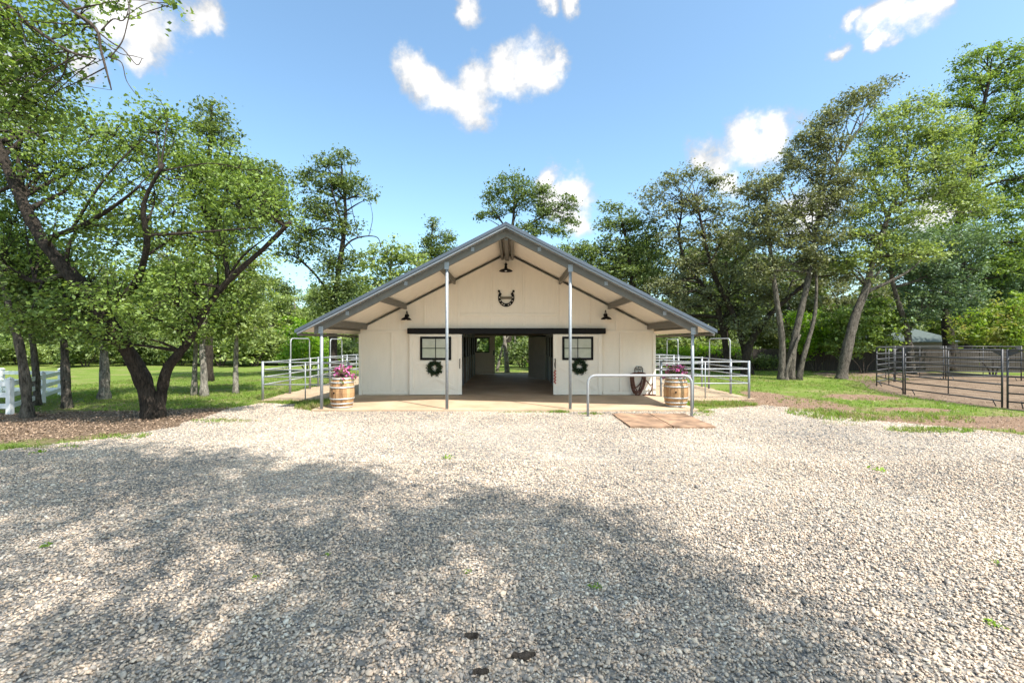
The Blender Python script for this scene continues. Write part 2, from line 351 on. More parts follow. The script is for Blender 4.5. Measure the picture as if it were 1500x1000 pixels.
def mat_sand(name, c0, c1, sc=1.2):
    m, nt, b = newmat(name); t1 = noise(nt, sc, 8, 0.7, coord='Position'); t2 = noise(nt, 25, 5, 0.7, coord='Position')
    r = ramp(nt, t1.outputs['Fac'], [(0.32,c0),(0.68,c1)])
    mx = nt.nodes.new('ShaderNodeMix'); mx.data_type = 'RGBA'; mx.blend_type = 'OVERLAY'; mx.inputs['Factor'].default_value = 0.6
    nt.links.new(r.outputs[0], mx.inputs['A']); nt.links.new(t2.outputs['Fac'], mx.inputs['B']); nt.links.new(mx.outputs['Result'], b.inputs['Base Color'])
    b.inputs['Roughness'].default_value = 0.95; b.inputs['Specular IOR Level'].default_value = 0.1; bump(nt, b, t2.outputs['Fac'], 0.7, 0.05); return m
M['pensand'] = mat_sand('pen_sand', (0.12,0.082,0.057), (0.25,0.185,0.13))
M['apron'] = mat_sand('run_sand', (0.32,0.235,0.155), (0.44,0.34,0.235))
LITTER = [(-11.8,11.6,4.3,2.3),(-16.5,10.6,6,2.8),(-9.2,13.2,2.0,1.2)]
DIRT = [(9.6,15.6,1.5,2.2),(12.0,11.9,3.5,1.0),(9.3,13.2,1.0,2.0),(15,11.3,4,1.5),(7.2,15.9,1.5,1.3),(12.3,14.0,1.2,.5),(13.2,17.2,1.3,1.0),(9.9,17.6,.8,1.6)]
def mat_ground():
    m, nt, b = newmat('lawn_and_soil'); N, L = nt.nodes.new, nt.links.new
    g = N('ShaderNodeNewGeometry'); t1 = noise(nt, 0.5, 7, 0.65, coord='Position'); t2 = noise(nt, 14, 5, 0.7, coord='Position'); t3 = noise(nt, 1.6, 5, 0.6, coord='Position')
    grass = ramp(nt, t1.outputs['Fac'], [(0.3,(0.085,0.135,0.022)),(0.5,(0.135,0.185,0.035)),(0.62,(0.19,0.19,0.07)),(0.74,(0.26,0.20,0.115))])
    def zone(lst):
        cur = None
        for cx, cy, rx, ry in lst:
            s = N('ShaderNodeVectorMath'); s.operation = 'SUBTRACT'; s.inputs[1].default_value = (cx,cy,0); L(g.outputs['Position'], s.inputs[0])
            q = N('ShaderNodeVectorMath'); q.operation = 'MULTIPLY'; q.inputs[1].default_value = (1/rx,1/ry,0); L(s.outputs[0], q.inputs[0])
            l = N('ShaderNodeVectorMath'); l.operation = 'LENGTH'; L(q.outputs[0], l.inputs[0])
            if cur is None: cur = l.outputs['Value']
            else:
                mn = N('ShaderNodeMath'); mn.operation = 'MINIMUM'; L(cur, mn.inputs[0]); L(l.outputs['Value'], mn.inputs[1]); cur = mn.outputs[0]
        a = N('ShaderNodeMath'); a.operation = 'MULTIPLY_ADD'; a.inputs[1].default_value = 1.1; L(t3.outputs['Fac'], a.inputs[0]); L(cur, a.inputs[2])
        r = N('ShaderNodeMapRange'); r.inputs['From Min'].default_value = 1.4; r.inputs['From Max'].default_value = 1.7; r.inputs['To Min'].default_value = 1; r.inputs['To Max'].default_value = 0
        L(a.outputs[0], r.inputs['Value']); return r.outputs[0]
    lit = ramp(nt, t2.outputs['Fac'], [(0.3,(0.08,0.055,0.038)),(0.55,(0.18,0.128,0.088)),(0.75,(0.30,0.22,0.15))])
    dirt = ramp(nt, t2.outputs['Fac'], [(0.3,(0.15,0.092,0.06)),(0.7,(0.30,0.205,0.14))])
    m1 = N('ShaderNodeMix'); m1.data_type = 'RGBA'; L(zone(LITTER), m1.inputs['Factor']); L(grass.outputs[0], m1.inputs['A']); L(lit.outputs[0], m1.inputs['B'])
    m2 = N('ShaderNodeMix'); m2.data_type = 'RGBA'; L(zone(DIRT), m2.inputs['Factor']); L(m1.outputs['Result'], m2.inputs['A']); L(dirt.outputs[0], m2.inputs['B'])
    L(m2.outputs['Result'], b.inputs['Base Color']); b.inputs['Roughness'].default_value = 0.95; b.inputs['Specular IOR Level'].default_value = 0.1
    bump(nt, b, t2.outputs['Fac'], 0.8, 0.06); return m
M['ground'] = mat_ground()

# ------------------------------------------------------------------ ground
g = MB(); g.raw([(-400,-200,0),(400,-200,0),(400,600,0),(-400,600,0)], [(0,1,2,3)])
tag(g.build('ground', M['ground'], fix=False), kind='structure')
GP = [(-40,-25),(-40,7.0),(-16,7.9),(-9.9,8.7),(-9.0,9.7),(-8.3,11.2),(-8.6,13.2),(-8.8,14.2),(-8.5,15.4),(-7.3,15.2),(-6.7,14.4),(-5.9,13.6),(0,13.64),(5.7,13.6),(6.1,14.0),(7.0,14.3),(8.2,15.0),(9.0,14.2),(8.9,12.6),(10.6,11.2),(11.5,10.2),(14,9.0),(40,7.5),(40,-25)]
def ragged(poly, step, amp, seed, fixed=()):
    r = random.Random(seed); out = []
    for i, p in enumerate(poly):
        q = poly[(i+1)%len(poly)]; n = max(1, min(40, int(math.dist(p,q)/step))); hold = i in fixed
        for k in range(n):
            t = k/n; a = 0 if hold else amp
            out.append((p[0]+(q[0]-p[0])*t+r.uniform(-a,a), p[1]+(q[1]-p[1])*t+r.uniform(-a,a)))
    return out
GPR = ragged(GP, 0.35, 0.12, 3, fixed=(11,12,13))
def flat(name, poly, z, mat):
    o = MB().raw([(x,y,z) for x,y in poly], [tuple(range(len(poly)))]).build(name, mat); return tag(o, kind='structure')
flat('gravel_driveway', GPR, 0.008, M['gravel'])
def in_poly(P, poly):
    x, y = P[:,0], P[:,1]; ins = np.zeros(len(P), bool); n = len(poly)
    for i in range(n):
        x0,y0 = poly[i]; x1,y1 = poly[(i+1)%n]
        if y0 == y1: continue
        c = ((y0 > y) != (y1 > y)) & (x < (x1-x0)*(y-y0)/(y1-y0)+x0); ins ^= c
    return ins
XC = -0.18; YW = 17.29; YB = 28.6; YP = 13.73; HW = 5.58; SL = 0.51; SLABZ = 0.07
YF = 13.42; RIDGE = 5.57
# side-run aprons and the round pen floor
APL = [(-8.9,15.95),(-7.2,16.0),(XC-HW+0.03,16.6),(XC-HW+0.03,28.6),(-9.2,28.6),(-9.1,18)]
APR = [(8.9,16.4),(8.7,28.6),(XC+HW-0.03,28.6),(XC+HW-0.03,16.2),(7.0,16.0)]
flat('run_apron', ragged(APL, .4, .09, 5, fixed=(2,)), 0.012, M['apron']); flat('run_apron', ragged(APR, .4, .09, 6, fixed=(2,)), 0.012, M['apron'])
PC = (23.9,16.1); PR = 8.6
def PX(a): return 7.0*max(0,math.sin(a))**2*(1/(1+math.exp((a-2.05)*9))) if a < math.pi else 0   # bare dirt runs on behind the pen to the fence
flat('pen_floor', [(PC[0]+(PR+0.3+0.15*math.sin(5*a)+PX(a))*math.cos(a), PC[1]+(PR+0.3+0.2*math.sin(3*a+1)+PX(a))*math.sin(a)) for a in np.linspace(0,2*math.pi,140,endpoint=False)], 0.008, M['pensand'])
s = MB(); s.box((XC-HW-0.25, 13.62, -0.05), (XC+HW+0.2, YB+0.6, SLABZ)); tag(s.build('concrete_slab', M['slab'], bevel=0.012), kind='structure')

# ------------------------------------------------------------------ scattered stuff (gravel stones, grass, litter)
hidden = bpy.data.collections.new('sources')
def source_mesh(name, V, Fq, mat, attr=None, smooth=False):
    me = mesh_np(name, np.array(V, float), np.array(Fq), attr, smooth); me.materials.append(mat)
    o = bpy.data.objects.new(name, me); hidden.objects.link(o); return o
def scatter(name, P, rot, scl, idx, sources, label, cat, mat):
    me = bpy.data.meshes.new(name); n = len(P); me.vertices.add(n); me.vertices.foreach_set('co', P.astype(np.float32).ravel())
    for nm, ty, data, key in (('rot','FLOAT_VECTOR',rot,'vector'),('scl','FLOAT_VECTOR',scl,'vector'),('idx','INT',idx,'value')):
        a = me.attributes.new(nm, ty, 'POINT'); a.data.foreach_set(key, data.astype(np.int32 if ty=='INT' else np.float32).ravel())
    me.materials.append(mat)
    o = link(name, me); tag(o, label, cat, kind='stuff')
    ng = bpy.data.node_groups.new(name+'_scatter', 'GeometryNodeTree')
    ng.interface.new_socket('Geometry', in_out='INPUT', socket_type='NodeSocketGeometry'); ng.interface.new_socket('Geometry', in_out='OUTPUT', socket_type='NodeSocketGeometry')
    N, L = ng.nodes.new, ng.links.new; gi, go = N('NodeGroupInput'), N('NodeGroupOutput')
    g2i = N('GeometryNodeGeometryToInstance')
    for so in sources[::-1]:
        oi = N('GeometryNodeObjectInfo'); oi.inputs['Object'].default_value = so; L(oi.outputs['Geometry'], g2i.inputs[0])
    iop = N('GeometryNodeInstanceOnPoints'); L(gi.outputs[0], iop.inputs['Points']); L(g2i.outputs[0], iop.inputs['Instance']); iop.inputs['Pick Instance'].default_value = True
    for nm, ty, sock in (('idx','INT','Instance Index'),('scl','FLOAT_VECTOR','Scale'),('rot','FLOAT_VECTOR','Rotation')):
        na = N('GeometryNodeInputNamedAttribute'); na.data_type = ty; na.inputs['Name'].default_value = nm
        oa = [x for x in na.outputs if x.name == 'Attribute' and x.enabled][0]
        if sock == 'Rotation':
            e = N('FunctionNodeEulerToRotation'); L(oa, e.inputs[0]); oa = e.outputs[0]
        L(oa, iop.inputs[sock])
    L(iop.outputs[0], go.inputs[0])
    md = o.modifiers.new('scatter', 'NODES'); md.node_group = ng
    return o

def ico():
    bm = bmesh.new(); bmesh.ops.create_icosphere(bm, subdivisions=1, radius=1); V = np.array([v.co[:] for v in bm.verts]); Fc = np.array([[v.index for v in f.verts] for f in bm.faces]); bm.free(); return V, Fc
IV, IF = ico()
stones = []
for k in range(7):
    r = np.random.default_rng(100+k); V = IV*(1+r.uniform(-0.32,0.28,(len(IV),1)))*np.array([1,0.74,0.44])
    stones.append(source_mesh('stone_source', V, IF, M['stone']))
def frustum_pts(y0, y1, dens, kx=1.22, mx=1.2):
    A = ((kx*y0+mx)+(kx*y1+mx))*(y1-y0); n = int(A*dens)
    y = rng.uniform(0,1,n*2); x = rng.uniform(-1,1,n*2); hw = kx*y1+mx
    P = np.column_stack([x*hw, y0+(y1-y0)*y, np.zeros(n*2)]); P = P[np.abs(P[:,0]) < kx*P[:,1]+mx]; return P[:n]
P1 = frustum_pts(2.2, 5.0, 2900); P2 = frustum_pts(5.0, 8.0, 1800); P3 = frustum_pts(8.0, 15.4, 700)
P = np.vstack([P1,P2,P3]); S = np.concatenate([rng.lognormal(-4.56,0.36,len(P1)), rng.lognormal(-4.46,0.33,len(P2)), rng.lognormal(-4.28,0.28,len(P3))])
def blotch(P, f, ph):                # smooth pseudo-noise, about -1..1
    x, y = P[:,0]*f, P[:,1]*f; return (np.sin(x+1.7*np.sin(.7*y+ph))+np.sin(1.3*y+1.4*np.sin(.9*x+2*ph))+np.sin(.8*(x+y)+ph)+.7*np.sin(2.3*x-1.9*y+ph))/3.2
k = in_poly(P, GPR) & (rng.uniform(0,1,len(P)) > .5*np.clip(blotch(P,.9,1.0)*1.5,0,1)); P, S = P[k], S[k]
P[:,2] = 0.008 + S*rng.uniform(0.05,0.5,len(P)) + (P[:,1] < 8)*rng.uniform(0,0.010,len(P))
rot = np.column_stack([rng.normal(0,0.5,len(P)), rng.normal(0,0.5,len(P)), rng.uniform(0,6.28,len(P))])
scatter('gravel', P, rot, np.column_stack([S,S,S])*rng.uniform(0.8,1.25,(len(P),3)), rng.integers(0,7,len(P)), stones, 'loose grey and tan crushed stone covering the wide yard', 'gravel', M['stone'])

# grass tufts
tufts = []
for k in range(5):
    r = np.random.default_rng(300+k); V = []; Fq = []; at = []
    for bl in range(9):
        a = r.uniform(0,6.28); bx, by = r.normal(0,0.25,2); h = r.uniform(0.5,1.0); le = r.uniform(0.1,0.6); w = 0.05
        dx, dy = math.cos(a), math.sin(a); i = len(V)
        V += [(bx-dy*w,by+dx*w,0),(bx+dy*w,by-dx*w,0),(bx+dx*le*.4+dy*w*.7,by+dy*le*.4-dx*w*.7,h*.6),(bx+dx*le*.4-dy*w*.7,by+dy*le*.4+dx*w*.7,h*.6),(bx+dx*le+dy*w*.1,by+dy*le-dx*w*.1,h),(bx+dx*le-dy*w*.1,by+dy*le+dx*w*.1,h)]
        Fq += [(i,i+1,i+2,i+3),(i+3,i+2,i+4,i+5)]; c = r.uniform(0,1); at += [c,c]
    tufts.append(source_mesh('tuft_source', V, Fq, M['grass'], np.array(at)))
def ell_pts(cx, cy, rx, ry, n, pw=0.6):
    a = rng.uniform(0,6.283,n); r = rng.uniform(0,1,n)**pw; return np.column_stack([cx+rx*r*np.cos(a), cy+ry*r*np.sin(a), np.zeros(n)])
def in_zone(P, lst, k=1.0):
    m = np.zeros(len(P), bool)
    for cx,cy,rx,ry in lst: m |= (((P[:,0]-cx)/rx)**2+((P[:,1]-cy)/ry)**2) < k
    return m
lawn = np.vstack([np.column_stack([rng.uniform(-21,-5.9,26000), rng.uniform(9,31,26000), np.zeros(26000)]), np.column_stack([rng.uniform(5.5,22,19000), rng.uniform(10,33,19000), np.zeros(19000)])])
keep = ~in_poly(lawn, GPR) & ~in_zone(lawn, LITTER, 0.85) & ~in_zone(lawn, DIRT, 0.9) & ~in_poly(lawn, APL) & ~in_poly(lawn, APR)
keep &= ~(np.hypot(lawn[:,0]-PC[0], lawn[:,1]-PC[1]) < PR+0.25) & ~((np.abs(lawn[:,0]-XC) < HW+0.3) & (lawn[:,1] > 13.5))
keep &= blotch(lawn,.75,2.0) < rng.normal(.25,.35,len(lawn)); lawn = lawn[keep]; lawns = rng.uniform(0.04,0.11,len(lawn))
spots = [(-6.35,14.9,0.55,1.0,260,.20),(-7.4,15.6,1.1,0.35,180,.13),(6.9,15.2,1.3,0.55,500,.13),(0.45,13.45,0.9,0.10,90,.07),(1.35,13.42,0.35,0.12,60,.11),(2.3,13.1,0.4,0.12,40,.10),(5.4,12.9,0.3,0.2,25,.08),(5.7,13.4,0.25,0.25,30,.12),
         (-7.6,12.0,0.9,0.3,90,.09),(-8.6,10.0,0.7,0.3,90,.09),(9.8,10.7,1.0,0.35,200,.11),(9.0,13.0,1.0,1.2,260,.14),(12.5,10.2,1.2,0.35,100,.09),(8.3,11.6,.4,.3,20,.07),(-9.7,9.0,1.2,.2,80,.09),(11.2,12.6,1.6,.9,170,.12),(11.5,15.8,2.3,1.4,200,.11),(-1.2,10.2,.3,.15,14,.04),(3.2,11.7,.3,.2,12,.05)]
ex = [ell_pts(*sp[:4], sp[4]) for sp in spots]; exs = np.concatenate([rng.uniform(0.5,1.1,sp[4])*sp[5] for sp in spots])
GPt = np.vstack([lawn]+ex); GS = np.concatenate([lawns, exs])
rot = np.column_stack([rng.normal(0,0.12,len(GPt)), rng.normal(0,0.12,len(GPt)), rng.uniform(0,6.28,len(GPt))])
scatter('grass', GPt, rot, np.column_stack([GS*1.1,GS*1.1,GS]), rng.integers(0,5,len(GPt)), tufts, 'short green grass and weeds round the gravel yard', 'grass', M['grass'])
# leaf litter under the oak
lits = []
for k in range(4):
    r = np.random.default_rng(400+k); V = [(-1,0,0.1),(0,-.5,r.uniform(0,.3)),(1.1,0,r.uniform(0,.5)),(0,.5,r.uniform(0,.3))]
    lits.append(source_mesh('litter_source', V, [(0,1,2,3)], M['litter'], np.array([k/3.0])))
LP = np.vstack([ell_pts(cx,cy,rx,ry,int(rx*ry*900),0.5) for cx,cy,rx,ry in LITTER]+[ell_pts(cx,cy,rx,ry,int(rx*ry*150),0.5) for cx,cy,rx,ry in DIRT]+[ell_pts(22,16,7,8,1500,.5), ell_pts(-12,12.5,8,5,4500,.5), ell_pts(12,14,5,5,1500,.5)])
LP[:,2] = 0.015; LP = LP[~in_poly(LP, GPR)]; LP = np.vstack([LP, np.column_stack([rng.uniform(-9,9,260), rng.uniform(3,13,260), np.full(260,.035)])]); LS = rng.uniform(0.014,0.034,len(LP))
scatter('leaf_litter', LP, np.column_stack([rng.normal(0,.35,len(LP)), rng.normal(0,.35,len(LP)), rng.uniform(0,6.28,len(LP))]), np.column_stack([LS,LS,LS]), rng.integers(0,4,len(LP)), lits, 'dry brown fallen leaves lying under the oaks', 'leaf litter', M['litter'])

# ------------------------------------------------------------------ barn
barn = empty('horse_barn', (XC, YW, 0), label='cream horse barn with grey gable roof and open centre aisle', cat='barn')
def roofz(x, off=0.0): return RIDGE + off - SL*abs(x-XC)
OPH = 2.44; OPW = 1.83
def gable(y0, y1, mat, name, ow0, ow1, oh):
    u = -0.17
    poly = [(XC-HW,SLABZ),(XC+ow0,SLABZ),(XC+ow0,oh),(XC+ow1,oh),(XC+ow1,SLABZ),(XC+HW,SLABZ),(XC+HW,roofz(XC+HW,u)),(XC,roofz(XC,u)),(XC-HW,roofz(XC-HW,u))]
    return MB().prism_xz(poly, y0, y1).build(name, mat, barn)
gable(YW, YW+0.14, M['wall'], 'front_wall', -OPW, OPW, OPH)
gable(YB-0.14, YB, M['wall'], 'back_wall', -2.0, 2.0, 2.44)
for sx in (-1,1):                       # each stall opens to its run through a doorway
    x = XC+sx*(HW-0.07); zt = roofz(XC+HW,-0.22); edges = [YW+0.142]
    for k in range(3): yc = YW+0.16+k*3.66+1.8; edges += [yc-0.65, yc+0.65]
    edges.append(YB-0.142)
    for q in range(0, len(edges), 2): MB().box((x-0.07,edges[q],SLABZ),(x+0.07,edges[q+1],zt)).build('side_wall', M['wall'], barn)
    for q in range(1, len(edges)-1, 2): MB().box((x-0.07,edges[q]+.001,2.2),(x+0.07,edges[q+1]-.001,zt)).build('doorway_lintel', M['wall'], barn)
# roof sheets with ribs running down the slope
def rib_sheet(name, side, y0, y1, off, mat, xe=6.2, period=0.2, h=0.022):
    prof = []; n = int(round((y1-y0)/period)); p = (y1-y0)/n
    for i in range(n):
        b = y0+i*p; prof += [(b,0),(b+p*.55,0),(b+p*.65,h),(b+p*.9,h)]
    prof.append((y1,0)); V = []; Fq = []
    for y, dz in prof:
        V += [(XC, y, roofz(XC,off)+dz), (XC+side*xe, y, roofz(XC+xe,off)+dz)]
    for i in range(len(prof)-1): Fq.append((2*i,2*i+1,2*i+3,2*i+2) if side>0 else (2*i,2*i+2,2*i+3,2*i+1))
    return MB().raw(V,Fq).build(name, mat, barn, fix=False)
for sd in (-1,1):
    r = rib_sheet('roof_sheet', sd, YF, YB+0.4, 0.0, M['roof']); rib_sheet('soffit_sheet', sd, YF+0.03, YB+0.37, -0.055, M['soffit'], xe=6.15, period=0.1, h=0.012)
    # rake trim: two steps, then the steel channel rafter between the posts
    a, b = Vector((XC,0,0)), Vector((XC+sd*6.22,0,0))
    def slope_bar(name, y, w, zc, h, mat, x1=6.22, x0=0.0, bevel=0):
        poly = [(XC+sd*x0, roofz(XC+x0)+zc+h/2),(XC+sd*x1, roofz(XC+x1)+zc+h/2),(XC+sd*x1, roofz(XC+x1)+zc-h/2),(XC+sd*x0, roofz(XC+x0)+zc-h/2)]
        return MB().prism_xz(poly, y, y+w).build(name, mat, barn, bevel=bevel)
    slope_bar('rake_trim', YF-0.045, 0.04, -0.005, 0.10, M['roof'], bevel=0.006)
    slope_bar('rake_drip_edge', YF-0.020, 0.10, -0.088, 0.055, M['rake'], x1=6.16)
    slope_bar('rafter_channel', YP-0.10, 0.10, -0.215, 0.24, M['channel'], x1=5.75, bevel=0.006)
    slope_bar('rafter_flange', YP-0.135, 0.033, -0.11, 0.02, M['rake'], x1=5.72)
    slope_bar('wall_trim', YW-0.03, 0.03, -0.168, 0.022, M['stallpale'], x1=HW)
    for xo in (0.19, 2.0, 3.85, 5.35):                            # purlins from rafter to wall
        x = XC+sd*xo; z = roofz(x)-0.085
        MB().box((x-0.045, YP+0.003, z-0.20),(x+0.045, YW-0.032, z)).build('purlin', M['channel'], barn, bevel=0.006)
    for xo in (1.0, 3.0, 4.75):                                   # bolted clips on the channel
        x = XC+sd*xo; z = roofz(x)-0.20
        MB().box((x-0.05, YP-0.116, z-0.06),(x+0.05, YP-0.102, z+0.06)).build('rafter_clip', M['galv'], barn, bevel=0.004)
    e = XC+sd*6.17; ze = roofz(XC+6.17)
    MB().box((e-0.03, YF+0.10, ze-0.155),(e+0.03, YB+0.37, ze-0.075)).build('eave_girt', M['channel'], barn)
    x = XC+sd*(HW+0.03); z = roofz(x)-0.10; MB().box((x-0.025,YP+0.003,z-0.12),(x+0.025,YB,z)).build('eave_beam', M['channel'], barn)
MB().prism_xz([(XC-0.17,roofz(XC+0.17)+0.035),(XC,roofz(XC)+0.05),(XC+0.17,roofz(XC+0.17)+0.035),(XC+0.17,roofz(XC+0.17)+0.026),(XC,roofz(XC)+0.038),(XC-0.17,roofz(XC+0.17)+0.026)][::-1], YF-0.05, YB+0.4).build('ridge_cap', M['roof'], barn)
MB().box((XC-0.06,YP+0.003,roofz(XC)-0.42),(XC+0.06,YW-0.002,roofz(XC)-0.11)).build('ridge_beam', M['channel'], barn)
# porch posts with base plates
for px in (472, 655, 835, 1013.5):
    x = (px-750)/F*YP; zt = roofz(x)-0.335+0.03
    MB().tube([(x,YP-0.05,SLABZ-0.04),(x,YP-0.05,zt)], 0.047, 12).build('porch_post', M['galv'], barn)
    MB().box((x-0.07,YP-0.12,zt-0.10),(x+0.07,YP-0.101,zt+0.12)).build('post_bracket', M['galv'], barn, bevel=0.005)
# battens and rails on the gable
def wx(px): return (px-750)/F*YW
def batten(x, z0, z1, w=0.085): MB().box((x-w/2,YW-0.032,z0),(x+w/2,YW-0.002,z1)).build('batten', M['trim'], barn, bevel=0.005)
for px in (622, 672, 720, 767, 817, 863):
    x = wx(px); batten(x, OPH+0.262, roofz(x)-0.26)
for px in (574, 909): batten(wx(px), SLABZ+0.12, 2.43)
for px in (585, 903): x = wx(px); batten(x, 2.53, roofz(x)-0.26)
def hrail(name, x0, x1, z, h=0.09): MB().box((x0,YW-0.028,z-h/2),(x1,YW-0.0245,z+h/2)).build(name, M['trim'], barn)
for x0, x1, z in ((XC-HW+0.1, wx(597), 2.48),(wx(887), XC+HW-0.1, 2.48),(wx(673)+.05,wx(719),3.12),(wx(721),wx(766),3.12),(wx(768),wx(816),3.12),(XC-HW+0.1,wx(599),SLABZ+0.075),(wx(883),XC+HW-0.1,SLABZ+0.075)):
    MB().box((x0,YW-0.029,z-0.045),(x1,YW-0.0015,z+0.045)).build('wall_rail', M['trim'], barn, bevel=0.005)
for sx in (-1,1):
    x = XC+sx*HW; MB().box((x-0.055,YW-0.03,SLABZ),(x+0.055,YW+0.08,2.40)).build('corner_trim', M['trim'], barn, bevel=0.006)
    MB().box((XC+sx*(OPW-0.03)-0.03,YW-0.012,SLABZ),(XC+sx*(OPW-0.03)+0.03,YW+0.16,OPH-0.003)).build('door_jamb', M['darksteel'], barn)
MB().box((wx(598),YW-0.20,2.385),(wx(886),YW-0.024,2.60)).build('door_track_cover', M['black'], barn, bevel=0.01)

def sliding_door(x0, x1, inner):
    z0, z1 = SLABZ+0.025, 2.375; yb = YW-0.10
    root = MB().box((x0,yb,z0),(x1,yb+0.05,z1)).build('sliding_door', M['wall'], barn)
    def p(name, a, b, mat=M['trim'], bevel=0.004, y=0.032): return MB().box((a[0],yb-y,a[1]),(b[0],yb-0.0015,b[1])).build(name, mat, root, bevel=bevel)
    st = 0.15; zm = 1.30
    p('stile',(x0,z0),(x0+st,z1)); p('stile',(x1-st,z0),(x1,z1))
    p('rail',(x0+st+.002,z0),(x1-st-.002,z0+0.17)); p('rail',(x0+st+.002,zm-0.07),(x1-st-.002,zm+0.07)); p('rail',(x0+st+.002,z1-0.13),(x1-st-.002,z1))
    xa, xb, za, zb = x0+st+.02, x1-st-.02, z0+0.19, zm-0.09
    for i, (q0, q1) in enumerate((((xa,za),(xb,zb)),((xa,zb),(xb,za)))):
        m = MB(); yy = yb-0.012-0.003*i; m.bar((q0[0],yy,q0[1]),(q1[0],yy,q1[1]), 0.018, 0.11, up=(0,1,0)) if False else None
        d = Vector((q1[0]-q0[0],0,q1[1]-q0[1])).normalized(); n = Vector((-d.z,0,d.x))*0.055
        c = [Vector((q0[0],0,q0[1]))+n, Vector((q1[0],0,q1[1]))+n, Vector((q1[0],0,q1[1]))-n, Vector((q0[0],0,q0[1]))-n]
        m.prism_xz([(v.x,v.z) for v in c], yb-0.026-0.004*i, yb-0.0015).build('cross_brace', M['trim'], root, bevel=0.003)
    # window
    cx = (x0+x1)/2; w0, w1, h0, h1 = cx-0.585, cx+0.585, 1.40, 2.285; fw = 0.085
    p('window_frame',(w0,h0),(w0+fw,h1),M['black'],y=.045); p('window_frame',(w1-fw,h0),(w1,h1),M['black'],y=.045); p('window_frame',(w0+fw,h0),(w1-fw,h0+fw),M['black'],y=.044); p('window_frame',(w0+fw,h1-fw),(w1-fw,h1),M['black'],y=.044)
    zc = (h0+h1)/2
    p('muntin',(cx-.013,h0+fw),(cx+.013,h1-fw),M['black'],0,y=.036); p('muntin',(w0+fw,zc-.013),(w1-fw,zc+.013),M['black'],0,y=.034)
    for ax, bx in ((w0+fw,cx-.013),(cx+.013,w1-fw)):
        for az, bz in ((h0+fw,zc-.013),(zc+.013,h1-fw)): p('pane',(ax,az),(bx,bz),M['glass'],0,y=.026)
    hx = x1-0.07 if inner > 0 else x0+0.07
    MB().tube([(hx,yb-.024,1.08),(hx,yb-.075,1.11),(hx,yb-.075,1.42),(hx,yb-.024,1.45)], 0.014, 8).build('door_handle', M['black'], root)
    return cx, yb
DL = sliding_door((600-750)/F*17.19, (676.5-750)/F*17.19, 1)
DR = sliding_door((810.5-750)/F*17.19, (882-750)/F*17.19, -1)

# aisle inside: stall fronts, rear doors
AW = 2.12
MB().box((XC-AW-.02,YB-0.3,2.47),(XC+AW+.02,YB-0.145,2.75)).build('aisle_header', M['dim'], barn)
for sx in (-1,1):
    x = XC+sx*AW
    for k in range(3):
        y0 = YW+0.16+k*3.66; y1 = y0+3.6
        for yy in (y0+0.06, y0+1.5, y0+2.75): MB().box((x-0.05,yy-0.05,SLABZ),(x+0.05,yy+0.05,2.7)).build('stall_post', M['galv'], barn)
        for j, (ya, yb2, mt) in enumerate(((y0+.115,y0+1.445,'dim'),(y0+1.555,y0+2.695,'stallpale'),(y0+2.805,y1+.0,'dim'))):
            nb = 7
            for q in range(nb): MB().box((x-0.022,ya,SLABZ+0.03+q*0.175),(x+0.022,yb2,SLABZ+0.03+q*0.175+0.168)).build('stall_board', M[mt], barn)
            gr = MB(); gr.box((x-.02,ya,1.335),(x+.02,yb2,1.375)); gr.box((x-.02,ya,2.28),(x+.02,yb2,2.32))
            t = ya+0.06
            while t < yb2-0.03: gr.tube([(x,t,1.375),(x,t,2.28)], 0.010, 5, cap=False); t += 0.10
            gr.build('stall_grille', M['black'], barn)
    MB().box((x-0.03,YW+0.16,2.702),(x+0.03,YB-0.31,2.90)).build('aisle_beam', M['dim'], barn)
    for k in (1,2): yy = YW+0.16+k*3.66-.03; MB().box((min(x+sx*.06,XC+sx*(HW-.15)),yy-.05,SLABZ),(max(x+sx*.06,XC+sx*(HW-.15)),yy+.05,2.4)).build('stall_partition', M['stallpale'], barn)
MB().box((XC-HW+.15,YW+.15,2.95),(XC+HW-.15,YB-.15,2.99)).build('loft_ceiling', M['soffit'], barn)
# rear sliding door half open with a window, and a stall door swung out
xa, xb = (697-750)/F*28.3, (725-750)/F*28.3; yb = 28.25
MBd = MB(); w = (-2.22,-1.46,1.47,2.29)
for a,b in (((xa-.3,SLABZ+.02),(xb,1.42)),((xa-.3,2.33),(xb,2.46)),((xa-.3,1.42),(w[0]-.05,2.33)),((w[1]+.05,1.42),(xb,2.33))): MBd.box((a[0],yb,a[1]),(b[0],yb+.05,b[1]))
rd = MBd.build('rear_door', M['wall'], barn)
for a,b in (((w[0]-.06,1.41),(w[1]+.06,1.475)),((w[0]-.06,2.285),(w[1]+.06,2.35)),((w[0]-.06,1.475),(w[0],2.285)),((w[1],1.475),(w[1]+.06,2.285))): MB().box((a[0],yb-.03,a[1]),(b[0],yb-.002,b[1])).build('window_frame', M['black'], rd)
MB().box((w[0],yb+.02,w[2]),(w[1],yb+.026,w[3])).build('pane', M['clear'], rd)
MB().box((xb-.09,yb-.05,1.25),(xb-.03,yb-.002,1.55)).build('door_latch', M['black'], rd)
A, B = Vector((0.92,25.0,0)), Vector((1.72,23.5,0)); m = MB(); m.bar((A.x,A.y,SLABZ+1.17),(B.x,B.y,SLABZ+1.17), 0.05, 2.2)
sd_ = m.build('stall_door', M['stallpale'], barn); MB().bar((A.x,A.y,SLABZ+2.31),(B.x,B.y,SLABZ+2.31),0.07,0.07).build('door_cap', M['black'], sd_)

